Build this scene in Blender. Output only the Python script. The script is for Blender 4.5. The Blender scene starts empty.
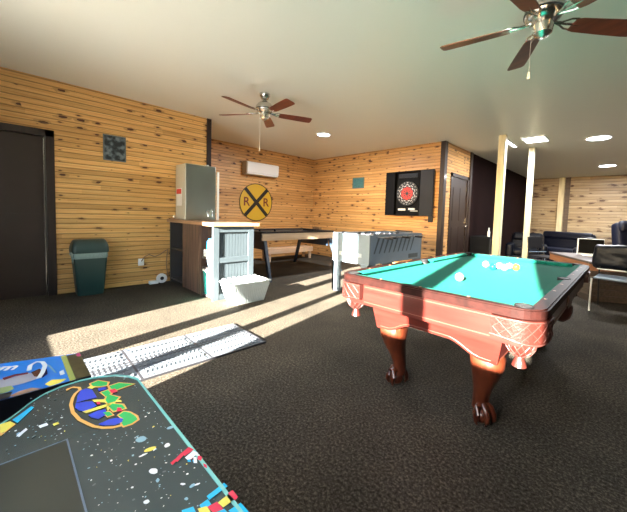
import bpy, bmesh, math, random
from mathutils import Vector, Matrix
random.seed(7)
PI = math.pi
SC = bpy.context.scene
COL = SC.collection

# ---------------------------------------------------------------- materials
def new_mat(name):
    m = bpy.data.materials.new(name); m.use_nodes = True
    nt = m.node_tree
    return m, nt, nt.nodes['Principled BSDF']

def simple(name, col, rough=.5, metal=0., spec=.5, coat=0., bump=0., bscale=60, var=0., vscale=8, emit=None, estr=0., trans=0.):
    m, nt, b = new_mat(name)
    b.inputs['Base Color'].default_value = (*col, 1)
    b.inputs['Roughness'].default_value = rough
    b.inputs['Metallic'].default_value = metal
    b.inputs['Specular IOR Level'].default_value = spec
    b.inputs['Coat Weight'].default_value = coat
    b.inputs['Coat Roughness'].default_value = .08
    b.inputs['Transmission Weight'].default_value = trans
    if emit:
        b.inputs['Emission Color'].default_value = (*emit, 1)
        b.inputs['Emission Strength'].default_value = estr
    tc = nt.nodes.new('ShaderNodeTexCoord')
    if var:
        n = nt.nodes.new('ShaderNodeTexNoise'); n.inputs['Scale'].default_value = vscale; n.inputs['Detail'].default_value = 4
        nt.links.new(tc.outputs['Object'], n.inputs['Vector'])
        mx = nt.nodes.new('ShaderNodeMix'); mx.data_type = 'RGBA'
        mx.inputs['A'].default_value = (*[c*(1-var) for c in col], 1)
        mx.inputs['B'].default_value = (*[min(1, c*(1+var)) for c in col], 1)
        nt.links.new(n.outputs['Fac'], mx.inputs['Factor'])
        nt.links.new(mx.outputs['Result'], b.inputs['Base Color'])
    if bump:
        n = nt.nodes.new('ShaderNodeTexNoise'); n.inputs['Scale'].default_value = bscale; n.inputs['Detail'].default_value = 3
        nt.links.new(tc.outputs['Object'], n.inputs['Vector'])
        bp = nt.nodes.new('ShaderNodeBump'); bp.inputs['Strength'].default_value = bump; bp.inputs['Distance'].default_value = .01
        nt.links.new(n.outputs['Fac'], bp.inputs['Height'])
        nt.links.new(bp.outputs['Normal'], b.inputs['Normal'])
    return m

class NB:
    """tiny node builder"""
    def __init__(s, nt): s.nt = nt
    def n(s, t, **kw):
        o = s.nt.nodes.new(t)
        for k, v in kw.items(): setattr(o, k, v)
        return o
    def l(s, a, b): s.nt.links.new(a, b)
    def math(s, op, a, b=None, c=None):
        o = s.n('ShaderNodeMath', operation=op)
        for i, v in enumerate((a, b, c)):
            if v is None: continue
            if isinstance(v, (int, float)): o.inputs[i].default_value = v
            else: s.l(v, o.inputs[i])
        return o.outputs[0]
    def mix(s, f, a, b, mode='MIX'):
        o = s.n('ShaderNodeMix', data_type='RGBA', blend_type=mode)
        for k, v in (('Factor', f), ('A', a), ('B', b)):
            if isinstance(v, (int, float)): o.inputs[k].default_value = v
            elif isinstance(v, tuple): o.inputs[k].default_value = (*v, 1)
            else: s.l(v, o.inputs[k])
        return o.outputs['Result']
    def xyz(s, x, y, z=0.):
        o = s.n('ShaderNodeCombineXYZ')
        for i, v in enumerate((x, y, z)):
            if isinstance(v, (int, float)): o.inputs[i].default_value = v
            else: s.l(v, o.inputs[i])
        return o.outputs[0]
    def ramp(s, f, stops):
        o = s.n('ShaderNodeValToRGB'); s.l(f, o.inputs[0])
        e = o.color_ramp.elements
        while len(e) < len(stops): e.new(.5)
        for el, (p, c) in zip(e, stops): el.position = p; el.color = (*c, 1)
        return o.outputs[0]

PL = .068
def pine(name, light, mid, dark, knot, rough=.42, plank=PL, knots=.26, kd=5.2):
    m, nt, b = new_mat(name); q = NB(nt)
    tc = q.n('ShaderNodeTexCoord'); sp = q.n('ShaderNodeSeparateXYZ'); q.l(tc.outputs['Object'], sp.inputs[0])
    u = q.math('ADD', sp.outputs[0], sp.outputs[1]); v = sp.outputs[2]
    row = q.math('FLOOR', q.math('DIVIDE', v, plank))
    wn = q.n('ShaderNodeTexWhiteNoise', noise_dimensions='1D'); q.l(row, wn.inputs['W'])
    # board ends: shift by row, boards about 2.4 m long
    bid = q.math('FLOOR', q.math('DIVIDE', q.math('ADD', u, q.math('MULTIPLY', wn.outputs['Value'], 7.)), 2.4))
    wn2 = q.n('ShaderNodeTexWhiteNoise', noise_dimensions='2D'); q.l(q.xyz(row, bid), wn2.inputs['Vector'])
    gr = q.n('ShaderNodeTexNoise'); gr.inputs['Scale'].default_value = 1.; gr.inputs['Detail'].default_value = 5; gr.inputs['Roughness'].default_value = .65
    q.l(q.xyz(q.math('MULTIPLY', u, 1.6), q.math('MULTIPLY', v, 70.), q.math('MULTIPLY', row, 3.7)), gr.inputs['Vector'])
    base = q.ramp(gr.outputs['Fac'], [(.28, dark), (.5, mid), (.72, light)])
    tint = q.mix(wn2.outputs['Value'], tuple(c*.72 for c in (1., .93, .82)), (1., 1., 1.))
    base = q.mix(1., base, tint, 'MULTIPLY')
    # knots
    vo = q.n('ShaderNodeTexVoronoi', voronoi_dimensions='2D', feature='F1'); vo.inputs['Scale'].default_value = 1.
    q.l(q.xyz(q.math('MULTIPLY', u, kd), q.math('DIVIDE', v, plank)), vo.inputs['Vector'])
    sc = q.n('ShaderNodeSeparateColor'); q.l(vo.outputs['Color'], sc.inputs[0])
    lim = q.math('MULTIPLY', q.math('POWER', sc.outputs[0], 4.4), knots)
    wob = q.n('ShaderNodeTexNoise'); wob.inputs['Scale'].default_value = 30.; q.l(tc.outputs['Object'], wob.inputs['Vector'])
    dist = q.math('MULTIPLY', vo.outputs['Distance'], q.math('ADD', .5, wob.outputs['Fac']))
    k = q.math('DIVIDE', q.math('SUBTRACT', lim, dist), .03)
    kc = q.n('ShaderNodeClamp'); q.l(k, kc.inputs[0])
    h = q.math('DIVIDE', q.math('SUBTRACT', q.math('MULTIPLY', lim, 2.2), dist), .14)
    hc = q.n('ShaderNodeClamp'); q.l(h, hc.inputs[0])
    base = q.mix(q.math('MULTIPLY', hc.outputs[0], .45), base, tuple(c*.8+.2*d for c, d in zip(knot, mid)))
    base = q.mix(kc.outputs[0], base, knot)
    # reddish heart streaks on a few boards
    st = q.n('ShaderNodeTexNoise'); st.inputs['Scale'].default_value = 1.; st.inputs['Detail'].default_value = 3
    q.l(q.xyz(q.math('MULTIPLY', u, .9), q.math('MULTIPLY', v, 9.), 4.), st.inputs['Vector'])
    sr = q.ramp(st.outputs['Fac'], [(.60, (0, 0, 0)), (.74, (1, 1, 1))])
    base = q.mix(q.math('MULTIPLY', sr, .5), base, tuple(c*.6 for c in mid))
    # dark line at the joints
    fr = q.math('FRACT', q.math('DIVIDE', v, plank))
    d = q.math('ABSOLUTE', q.math('SUBTRACT', fr, .5))
    g = q.math('GREATER_THAN', d, .43)
    base = q.mix(q.math('MULTIPLY', g, .7), base, tuple(c*.3 for c in dark))
    q.l(base, b.inputs['Base Color'])
    b.inputs['Roughness'].default_value = rough
    return m

def woodgrain(name, a, bcol, rough=.3, coat=.3, axis=0, scale=1., fine=30., spec=.5):
    m, nt, b = new_mat(name); q = NB(nt)
    tc = q.n('ShaderNodeTexCoord'); sp = q.n('ShaderNodeSeparateXYZ'); q.l(tc.outputs['Object'], sp.inputs[0])
    c = [q.math('MULTIPLY', sp.outputs[i], (2. if i == axis else fine)*scale) for i in range(3)]
    n = q.n('ShaderNodeTexNoise'); n.inputs['Scale'].default_value = 1.; n.inputs['Detail'].default_value = 5
    q.l(q.xyz(*c), n.inputs['Vector'])
    q.l(q.ramp(n.outputs['Fac'], [(.3, a), (.7, bcol)]), b.inputs['Base Color'])
    b.inputs['Roughness'].default_value = rough
    b.inputs['Coat Weight'].default_value = coat; b.inputs['Coat Roughness'].default_value = .12
    b.inputs['Specular IOR Level'].default_value = spec
    return m

M = {}
M['pine'] = pine('pine_boards', (.92, .62, .27), (.82, .48, .17), (.60, .29, .075), (.085, .025, .008))
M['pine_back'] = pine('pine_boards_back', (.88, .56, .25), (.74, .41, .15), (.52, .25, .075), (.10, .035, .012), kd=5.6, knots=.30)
M['pine_white_lit'] = pine('pine_boards_white_lit', (.60, .50, .34), (.48, .37, .23), (.30, .20, .11), (.10, .05, .025), knots=.36, kd=3.6, plank=.10)  # same pine, white light on the rear wall put into paler, greyer colours
M['dark_plank'] = woodgrain('dark_stained_planks', (.05, .035, .026), (.11, .075, .055), .5, 0)
M['dark_wall'] = simple('dark_red_wall', (.012, .004, .0035), .9, spec=.1, var=.3, vscale=3)
M['dark_trim'] = woodgrain('dark_trim', (.012, .006, .004), (.03, .014, .009), .45, .1, axis=2)
M['dark_door'] = simple('dark_brown_door', (.035, .020, .014), .42, bump=.12, bscale=120, var=.15, vscale=5)

# carpet
m, nt, b = new_mat('carpet'); q = NB(nt); M['carpet'] = m
tc = q.n('ShaderNodeTexCoord')
n1 = q.n('ShaderNodeTexNoise'); n1.inputs['Scale'].default_value = 70; n1.inputs['Detail'].default_value = 6; n1.inputs['Roughness'].default_value = .8; q.l(tc.outputs['Object'], n1.inputs['Vector'])
n2 = q.n('ShaderNodeTexNoise'); n2.inputs['Scale'].default_value = 2.2; n2.inputs['Detail'].default_value = 4; q.l(tc.outputs['Object'], n2.inputs['Vector'])
c1 = q.ramp(n1.outputs['Fac'], [(.34, (.011, .009, .007)), (.5, (.051, .044, .034)), (.66, (.17, .152, .122))])
c2 = q.ramp(n2.outputs['Fac'], [(.3, (.75, .75, .75)), (.7, (1.15, 1.12, 1.1))])
q.l(q.mix(1., c1, c2, 'MULTIPLY'), b.inputs['Base Color'])
b.inputs['Roughness'].default_value = .95; b.inputs['Specular IOR Level'].default_value = .1
bp = q.n('ShaderNodeBump'); bp.inputs['Strength'].default_value = .7; bp.inputs['Distance'].default_value = .006
q.l(n1.outputs['Fac'], bp.inputs['Height']); q.l(bp.outputs['Normal'], b.inputs['Normal'])

M['ceiling'] = simple('ceiling_panel', (.76, .77, .70), .38, spec=.45, bump=.02, bscale=3)
M['plaster'] = simple('plaster', (.16, .11, .07), .7)
M['ground'] = simple('outdoor_concrete', (.5, .48, .44), .9, var=.2)
M['cherry'] = woodgrain('cherry_wood', (.040, .0058, .0042), (.072, .0115, .0085), .28, .5, axis=0, fine=26)
M['cherry_dark'] = woodgrain('dark_cherry_wood', (.009, .003, .0025), (.018, .005, .004), .5, 0, axis=1, fine=26, spec=.06)
M['cherry_leg'] = woodgrain('carved_leg_wood', (.045, .0085, .0035), (.085, .018, .0065), .3, .4, axis=2, fine=30)
M['inlay'] = simple('pale_inlay', (.085, .024, .015), .35)
M['leather'] = simple('pocket_leather', (.034, .007, .005), .3, coat=.3, bump=.2, bscale=80)
M['leather_edge'] = simple('leather_stitching', (.045, .014, .011), .4)
M['felt'] = simple('green_felt', (.003, .115, .088), .9, spec=.15, var=.06, vscale=200, bump=.1, bscale=400)
M['hole'] = simple('pocket_black', (.01, .01, .01), .6)
M['sight'] = simple('rail_sight', (.22, .10, .05), .4)
M['black'] = simple('black_plastic', (.012, .012, .014), .35)
M['black_matt'] = simple('black_matt', (.005, .005, .006), .7, spec=.15)
M['navy_metal'] = simple('dark_blue_metal', (.02, .035, .06), .4)
M['foos_end'] = simple('silver_blue_laminate', (.13, .175, .22), .35, var=.05)
M['foos_side'] = simple('grey_blue_laminate', (.16, .22, .29), .4, var=.1)
M['foos_print'] = simple('dark_print', (.04, .06, .08), .4)
M['chrome'] = simple('chrome', (.75, .75, .77), .15, metal=1)
M['nickel'] = simple('brushed_nickel', (.62, .60, .56), .25, metal=1)
M['blade'] = woodgrain('fan_blade_wood', (.10, .022, .012), (.20, .045, .022), .35, .3, axis=0, fine=20)
M['glass_globe'] = simple('white_glass', (.85, .85, .82), .2)
M['steel'] = simple('brushed_steel', (.52, .57, .52), .28, metal=.95, var=.1, vscale=2, bump=.35, bscale=3.5)
M['steel_side'] = simple('pale_steel_side', (.62, .60, .50), .45, metal=.2)
M['white'] = simple('white_plastic', (.86, .87, .86), .4); M['basket'] = simple('basket_plastic', (.45, .50, .50), .4)
M['white_metal'] = simple('white_metal', (.82, .82, .80), .35)
M['red'] = simple('red_print', (.7, .04, .03), .4)
M['counter_top'] = woodgrain('counter_top_wood', (.30, .16, .085), (.42, .25, .14), .3, .4, axis=0, fine=14)
M['counter_brown'] = woodgrain('brown_plank_panel', (.055, .032, .024), (.13, .08, .055), .6, 0, axis=2, fine=18)
M['beadboard'] = simple('grey_blue_paint', (.048, .064, .075), .45, var=.08)
M['shelf_dark'] = simple('dark_shelf', (.05, .045, .045), .5)
M['teal'] = simple('teal_plastic', (.05, .42, .36), .35)
M['blue'] = simple('blue_plastic', (.02, .22, .62), .35)
M['bin'] = simple('dark_green_plastic', (.018, .045, .042), .38, bump=.05, bscale=200)
M['bag'] = simple('translucent_bag', (.20, .27, .255), .3, bump=.5, bscale=40)
M['yellow'] = simple('sign_yellow', (.66, .40, .03), .4)
M['sign_black'] = simple('sign_black', (.012, .012, .012), .4)
M['maroon'] = simple('sign_maroon', (.16, .02, .015), .4)
M['dart_grey'] = simple('dart_door', (.018, .020, .026), .5, spec=.25)
M['dart_red'] = simple('dart_red', (.75, .05, .04), .4)
M['dart_white'] = simple('dart_white', (.8, .78, .75), .4)
M['screen'] = simple('dark_screen', (.003, .003, .003), .6, spec=.1)
M['arcade_screen'] = simple('arcade_screen', (.030, .034, .026), .30, coat=.2)
M['arcade_top'] = simple('arcade_art_dark', (.030, .050, .052), .16, coat=.35, var=.25, vscale=6)
M['glass_edge'] = simple('teal_glass_edge', (.20, .55, .50), .15, coat=.5)
M['oak'] = woodgrain('light_wood_apron', (.62, .44, .29), (.78, .60, .43), .4, .1, axis=1, fine=20)
M['post_wood'] = woodgrain('pale_post_wood', (.62, .55, .34), (.82, .76, .52), .55, 0, axis=2, fine=14)
M['navy_leather'] = simple('navy_leather', (.0025, .004, .014), .5, spec=.3, bump=.4, bscale=9)
M['black_leather'] = simple('black_leather', (.003, .004, .008), .42, spec=.16, bump=.5, bscale=9)
M['seat_grey'] = simple('grey_blue_vinyl', (.13, .18, .24), .4)
M['table_top'] = woodgrain('worn_table_top', (.06, .045, .04), (.11, .085, .075), .5, 0, axis=0)
M['table_edge'] = woodgrain('orange_wood_edge', (.26, .11, .05), (.42, .20, .10), .4, .2, axis=0)
M['led'] = simple('led_diffuser', (.95, .96, 1.), .4, emit=(.93, .96, 1.), estr=4.)
M['cord'] = simple('brown_cord', (.25, .16, .10), .5)
M['picture'] = simple('slate_picture', (.06, .085, .095), .4, var=.98, vscale=11)
m, nt, b = new_mat('slate_picture_art'); q = NB(nt); M['picture'] = m
tc = q.n('ShaderNodeTexCoord'); n1 = q.n('ShaderNodeTexNoise'); n1.inputs['Scale'].default_value = 13; n1.inputs['Detail'].default_value = 3; q.l(tc.outputs['Object'], n1.inputs['Vector'])
q.l(q.ramp(n1.outputs['Fac'], [(.42, (.012, .018, .022)), (.5, (.05, .07, .085)), (.62, (.16, .20, .22))]), b.inputs['Base Color'])
M['teal_picture'] = simple('teal_picture', (.05, .16, .17), .4, var=.6, vscale=25)

# ---------------------------------------------------------------- mesh helpers
class MB:
    def __init__(s): s.bm = bmesh.new(); s.mi = 0
    def _tag(s, n0):
        s.bm.faces.ensure_lookup_table()
        for f in s.bm.faces[n0:]: f.material_index = s.mi
    def box(s, x0, x1, y0, y1, z0, z1, mat=None, bev=0.):
        n0 = len(s.bm.faces)
        r = bmesh.ops.create_cube(s.bm, size=1)
        for v in r['verts']:
            v.co = Vector((x0+(v.co.x+.5)*(x1-x0), y0+(v.co.y+.5)*(y1-y0), z0+(v.co.z+.5)*(z1-z0)))
            if mat: v.co = mat @ v.co
        if bev:
            es = {e for v in r['verts'] for e in v.link_edges}
            bmesh.ops.bevel(s.bm, geom=list(es), offset=bev, segments=3, affect='EDGES', profile=.5)
        s._tag(n0); return s
    def cyl(s, p0, p1, r0, r1=None, seg=20, cap=True):
        n0 = len(s.bm.faces)
        if r1 is None: r1 = r0
        p0, p1 = Vector(p0), Vector(p1); d = p1-p0
        r = bmesh.ops.create_cone(s.bm, cap_ends=cap, segments=seg, radius1=r0, radius2=r1, depth=d.length)
        Mx = Matrix.Translation((p0+p1)/2) @ d.to_track_quat('Z', 'Y').to_matrix().to_4x4()
        bmesh.ops.transform(s.bm, matrix=Mx, verts=r['verts']); s._tag(n0); return s
    def sph(s, c, r, sx=1, sy=1, sz=1, u=20, v=14):
        n0 = len(s.bm.faces)
        rr = bmesh.ops.create_uvsphere(s.bm, u_segments=u, v_segments=v, radius=r)
        bmesh.ops.transform(s.bm, matrix=Matrix.Translation(c) @ Matrix.Diagonal((sx, sy, sz, 1)), verts=rr['verts']); s._tag(n0); return s
    def tube(s, pts, r, seg=10):
        pts = [Vector(p) for p in pts]; rings = []; n0 = len(s.bm.faces)
        up = Vector((0, 0, 1))
        for i, p in enumerate(pts):
            t = (pts[min(i+1, len(pts)-1)]-pts[max(i-1, 0)]).normalized()
            a = t.cross(up) if abs(t.dot(up)) < .95 else t.cross(Vector((1, 0, 0)))
            a.normalize(); bb = t.cross(a)
            rr = r[i] if isinstance(r, (list, tuple)) else r
            rings.append([s.bm.verts.new(p+a*math.cos(k*2*PI/seg)*rr+bb*math.sin(k*2*PI/seg)*rr) for k in range(seg)])
        s._skin(rings); s._tag(n0); return s
    def _skin(s, rings, closed=True, cap=True):
        for A, B in zip(rings, rings[1:]):
            n = len(A)
            for k in range(n if closed else n-1):
                s.bm.faces.new((A[k], A[(k+1) % n], B[(k+1) % n], B[k]))
        if cap and closed:
            s.bm.faces.new(rings[0][::-1]); s.bm.faces.new(rings[-1])
    def loft(s, secs, cap=True):
        n0 = len(s.bm.faces)
        s._skin([[s.bm.verts.new(p) for p in sec] for sec in secs], cap=cap); s._tag(n0); return s
    def lathe(s, prof, c=(0, 0, 0), seg=28):
        n0 = len(s.bm.faces)
        rings = [[s.bm.verts.new((c[0]+r*math.cos(k*2*PI/seg), c[1]+r*math.sin(k*2*PI/seg), c[2]+z)) for k in range(seg)] for r, z in prof]
        s._skin(rings); s._tag(n0); return s
    def prism(s, pts, z0, z1, mat=None):
        n0 = len(s.bm.faces)
        f = lambda p, z: (mat @ Vector((p[0], p[1], z))) if mat else Vector((p[0], p[1], z))
        s._skin([[s.bm.verts.new(f(p, z0)) for p in pts], [s.bm.verts.new(f(p, z1)) for p in pts]]); s._tag(n0); return s
    def ring(s, outer, inner, z0, z1):
        n0 = len(s.bm.faces); b = s.bm
        V = [[b.verts.new((p[0], p[1], z)) for p in L] for L, z in ((outer, z0), (outer, z1), (inner, z1), (inner, z0))]
        n = len(outer)
        for i in range(4):
            A, B = V[i], V[(i+1) % 4]
            for k in range(n): b.faces.new((A[k], A[(k+1) % n], B[(k+1) % n], B[k]))
        s._tag(n0); return s
    def poly(s, pts):
        n0 = len(s.bm.faces); s.bm.faces.new([s.bm.verts.new(p) for p in pts]); s._tag(n0); return s

def obj(name, mb, mat, parent=None, smooth=False, loc=None):
    bm = mb.bm
    bmesh.ops.recalc_face_normals(bm, faces=bm.faces)
    me = bpy.data.meshes.new(name); bm.to_mesh(me); bm.free()
    for x in (mat if isinstance(mat, (list, tuple)) else [mat]): me.materials.append(x)
    if smooth:
        for p in me.polygons: p.use_smooth = True
        try: me.set_sharp_from_angle(angle=math.radians(40))
        except Exception: pass
    o = bpy.data.objects.new(name, me); COL.objects.link(o)
    if parent: o.parent = parent
    if loc: o.location = loc
    return o

def islands(name, mb, mat, parent=None):
    """every separate piece of the mesh becomes an object of its own"""
    bm = mb.bm; seen = set(); out = []
    for v in list(bm.verts):
        if v in seen: continue
        st = [v]; comp = {v}
        while st:
            w = st.pop()
            for e in w.link_edges:
                x = e.other_vert(w)
                if x not in comp: comp.add(x); st.append(x)
        seen |= comp; g = MB(); mp = {w: g.bm.verts.new(w.co) for w in comp}
        for f_ in {f_ for w in comp for f_ in w.link_faces}: g.bm.faces.new([mp[w] for w in f_.verts])
        out.append(obj(name, g, mat, parent))
    bm.free(); return out
def tag(o, label, cat, group=None):
    o['label'] = label; o['category'] = cat
    if group: o['group'] = group
    return o
def thing(name, label, cat, loc=(0, 0, 0), rz=0, group=None):
    o = bpy.data.objects.new(name, None); COL.objects.link(o); o.empty_display_size = .1
    o.location = loc; o.rotation_euler = (0, 0, rz)
    return tag(o, label, cat, group)
def struct(name, mb, mat, smooth=False):
    o = obj(name, mb, mat, smooth=smooth); o['kind'] = 'structure'; return o
def dup(root, loc=None, rz=None, label=None):
    r = root.copy(); COL.objects.link(r)
    if loc is not None: r.location = loc
    if rz is not None: r.rotation_euler = (0, 0, rz)
    if label: r['label'] = label
    for ch in list(root.children):
        c = ch.copy(); COL.objects.link(c); c.parent = r
        for g in list(ch.children):
            d = g.copy(); COL.objects.link(d); d.parent = c
    return r
def rrect(x0, x1, y0, y1, r, seg=6):
    out = []
    for cx, cy, a in ((x1-r, y1-r, 0), (x0+r, y1-r, 90), (x0+r, y0+r, 180), (x1-r, y0+r, 270)):
        for k in range(seg+1):
            t = math.radians(a+90*k/seg); out.append((cx+r*math.cos(t), cy+r*math.sin(t)))
    return out
def text_mesh(s, size, font_ext=.0005, bold=0.):
    cu = bpy.data.curves.new('t', 'FONT'); cu.body = s; cu.size = size; cu.extrude = font_ext; cu.offset = bold
    cu.align_x = 'CENTER'; cu.align_y = 'CENTER'
    o = bpy.data.objects.new('t', cu); COL.objects.link(o)
    dg = bpy.context.evaluated_depsgraph_get(); me = bpy.data.meshes.new_from_object(o.evaluated_get(dg))
    bpy.data.objects.remove(o); return me

# ---------------------------------------------------------------- room shell
H = 2.805; XA = -5.545; XB = -6.983; YA = 2.46; YC = 6.306; XC = -2.931; YCE = 7.80; YR = 13.8; YF = -.75; XR = 3.4

def plank_wall(mb, axis, fixed, a0, a1, z0, z1, nsign, plank=PL, g=.006):
    """boards with a rounded V joint; axis 'x' or 'y' = direction the wall runs; nsign = side the room is on"""
    prof = []
    k0 = math.floor(z0/plank+1e-6); k1 = math.ceil(z1/plank-1e-6)
    for k in range(k0, k1):
        zb = k*plank
        for f, d in ((0, -g*1.4), (.06, -g*.6), (.16, -g*.1), (.3, 0), (.7, 0), (.84, -g*.1), (.94, -g*.6), (1., -g*1.4)):
            z = zb+f*plank
            if z < z0-1e-6 or z > z1+1e-6: continue
            prof.append((z, d))
    prof = sorted(set(prof))
    if not prof or prof[0][0] > z0+1e-5: prof = [(z0, 0)]+prof
    if prof[-1][0] < z1-1e-5: prof.append((z1, 0))
    b = mb.bm
    P = lambda a, z, d: (a, fixed+nsign*d, z) if axis == 'x' else (fixed+nsign*d, a, z)
    L = [b.verts.new(P(a0, z, d)) for z, d in prof]; R_ = [b.verts.new(P(a1, z, d)) for z, d in prof]
    for i in range(len(prof)-1): b.faces.new((L[i], R_[i], R_[i+1], L[i+1]))
    # back of the wall
    q = .1
    Lb = [b.verts.new(P(a0, z, -q)) for z in (z0, z1)]; Rb = [b.verts.new(P(a1, z, -q)) for z in (z0, z1)]
    b.faces.new((Lb[0], Lb[1], Rb[1], Rb[0]))
    b.faces.new(L+[Lb[1], Lb[0]]); b.faces.new(R_+[Rb[1], Rb[0]])
    b.faces.new((L[-1], R_[-1], Rb[1], Lb[1])); b.faces.new((L[0], R_[0], Rb[0], Lb[0]))

f = MB(); f.box(XB-.1, XR+.1, YF-.15, YR+.1, -.1, 0); struct('floor', f, M['carpet'])
f = MB(); f.box(XB-.1, XR+.1, YF-.15, YR+.1, H, H+.1); struct('ceiling', f, M['ceiling'])
# left wall with door opening (Y -.60 .. .36)
f = MB()
plank_wall(f, 'y', XA, .44, YA, 0, H, 1)
plank_wall(f, 'y', XA, YF-.12, .44, 2.14, H, 1)
plank_wall(f, 'y', XA, YF-.12, -.62, 0, 2.14, 1)
struct('wall_left', f, M['pine'])
f = MB(); f.box(XB, XA-.1, YA-.1, YA, 0, H); struct('wall_left_return', f, M['pine'])
f = MB(); plank_wall(f, 'y', XB, YA-.1, YC+.1, 0, H, 1); struct('wall_left_far', f, M['pine_back'])
f = MB(); plank_wall(f, 'x', YC, XB-.1, XC, 0, H, -1); struct('wall_back', f, M['pine_back'])
f = MB()
plank_wall(f, 'y', XC, YC+.1, 6.72, 0, H, 1)
plank_wall(f, 'y', XC, 6.72, 7.63, 2.15, H, 1)
plank_wall(f, 'y', XC, 7.63, YCE, 0, H, 1)
struct('wall_passage', f, M['pine_back'])
f = MB(); f.box(XC-.1, XC, YCE, YR+.1, 0, H); struct('wall_left_rear', f, M['dark_wall'])
f = MB(); plank_wall(f, 'x', YR, XC-.1, XR+.1, 0, H, -1, plank=.10); struct('wall_rear', f, M['pine_white_lit'])
f = MB(); f.box(XR, XR+.1, YF-.15, YR+.1, 0, H); struct('wall_right', f, M['dark_plank'])
# front wall behind the camera with its glazed door and its window
DX0, DX1, DZ0, DZ1 = -3.64, -1.89, .27, 2.32
WX0, WX1, WZ0, WZ1 = -1.30, .33, 1.12, 2.45
f = MB()
def seg(x0, x1, z0, z1): f.box(x0, x1, YF-.12, YF, z0, z1)
seg(XA-.1, DX0, 0, H); seg(DX0, DX1, DZ1, H); seg(DX0, DX1, 0, DZ0)
seg(DX1, WX0, 0, H); seg(WX0, WX1, 0, WZ0); seg(WX0, WX1, WZ1, H); seg(WX1, XR+.1, 0, H)
struct('wall_front', f, M['plaster'])
def window(name, x0, x1, z0, z1, bars):
    g = MB(); w = .04
    g.box(x0-.0, x0+w, YF-.09, YF-.02, z0, z1); g.box(x1-w, x1, YF-.09, YF-.02, z0, z1)
    g.box(x0, x1, YF-.09, YF-.02, z0, z0+w); g.box(x0, x1, YF-.09, YF-.02, z1-w, z1)
    for a, b2 in bars: g.box(a, b2, YF-.10, YF-.01, z0, z1)
    o = struct(name, g, M['dark_trim'])
    return o
window('window_1', DX0, DX1, DZ0, DZ1, [(-2.94, -2.76), (-2.33, -2.21)])
window('window_2', WX0, WX1, WZ0, WZ1, [(-.43, -.30)])
f = MB(); f.box(-14, 12, -20, YF-.16, -.14, -.1); struct('ground_outside', f, M['ground'])

# left door (dark metal, two panels)
f = MB(); f.box(XA-.09, XA-.05, -.62, .38, .005, 1.075); f.box(XA-.09, XA-.05, -.62, .38, 1.085, 2.07); f.box(XA-.09, XA-.06, -.62, .38, 1.07, 1.09)
d1 = struct('door_1', f, M['dark_door'])
f = MB(); f.box(XA-.1, XA+.02, .37, .455, 0, 2.15); f.box(XA-.1, XA+.02, -.70, .455, 2.07, 2.155); f.box(XA-.1, XA+.02, -.70, -.62, 0, 2.07)
o = struct('trim_1', f, M['dark_trim'])
f = MB(); f.box(XA-.05, XA-.044, .352, .362, .01, 2.06); g = obj('edge_strip', f, M['nickel'], d1)
# trims
f = MB(); f.box(XA-.11, XA+.02, YA-.005, YA+.07, 0, H-.001); struct('trim_2', f, M['dark_trim'])
f = MB(); f.box(XC-.08, XC+.022, YC-.022, YC+.10, 0, H-.001); struct('trim_3', f, M['dark_trim'])
f = MB(); f.box(XC-.08, XC+.03, YCE-.10, YCE+.02, 0, H-.001); struct('trim_4', f, M['dark_trim'])
f = MB(); f.box(XC-.05, XC+.018, 6.66, 6.74, 0, 2.2); f.box(XC-.05, XC+.018, 7.61, 7.69, 0, 2.2); f.box(XC-.05, XC+.018, 6.66, 7.69, 2.12, 2.2); struct('trim_5', f, M['dark_trim'])
f = MB(); f.box(XC-.05, XC-.01, 6.74, 7.61, .01, 2.12)
for z in (.25, 1.15):
    for y0 in (6.84, 7.22): f.box(XC-.012, XC-.002, y0, y0+.30, z, z+.75)
d2 = struct('door_2', f, M['dark_trim'])
f = MB(); f.cyl((XC-.01, 7.53, 1.02), (XC+.03, 7.53, 1.02), .012); f.sph((XC+.045, 7.53, 1.02), .028); obj('door_knob', f, M['nickel'], d2, True)
f = MB()
for z in (.3, 1.1, 1.85): f.box(XC-.01, XC+.006, 7.59, 7.615, z, z+.1)
obj('hinge', f, M['nickel'], d2)

# ---------------------------------------------------------------- posts
def post(x, y, w, label, d=None):
    d = d or w
    f = MB(); f.box(x-w/2, x+w/2, y-d/2, y+d/2, 0, H-.002, bev=.006)
    tag(obj('wooden_post', f, M['post_wood']), label, 'post', 'bare wooden posts')
post(-1.88, 6.52, .125, 'pale wooden post nearest the pool table, the thicker of the two in front')
post(-1.69, 7.96, .105, 'pale slim wooden post just right of and behind the nearest post')
post(-1.90, YR-.075, .17, 'pale wooden post set against the planks of the rear wall', .13)

f = MB(); f.box(-1.80, -1.66, YR-.03, YR, 0, H-.001); struct('dark_strip', f, M['dark_plank'])  # dark plank strip on the rear wall, right of the post
# ---------------------------------------------------------------- ceiling lights
def disc_light(x, y, r, power, label):
    t = thing('ceiling_light', label, 'light', (x, y, H), 0, 'round white ceiling lights')
    f = MB(); f.lathe([(r*.9, 0), (r*1.08, 0), (r*1.08, -.010), (r*.94, -.016), (r*.9, -.012)], seg=36); obj('rim', f, M['white'], t, True)
    f = MB(); f.lathe([(.001, -.008), (r*.9, -.008), (r*.9, -.014), (.001, -.017)], seg=36); obj('diffuser', f, M['led'], t, True)
    if power:
        L = bpy.data.lights.new('led', 'AREA'); L.shape = 'DISK'; L.size = r*1.8; L.energy = power; L.color = (.95, .97, 1.)
        lo = bpy.data.objects.new('led_lamp', L); COL.objects.link(lo); lo.location = (0, 0, -.03); lo.parent = t
disc_light(-4.63, 4.42, .135, 26, 'round lit ceiling light between the left fan and the corner of the room')
disc_light(-.55, 7.68, .20, 40, 'larger bright round ceiling light at right, nearer of the two')
disc_light(-.58, 11.42, .20, 45, 'round lit ceiling light farthest back, near the rear wall')
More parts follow.
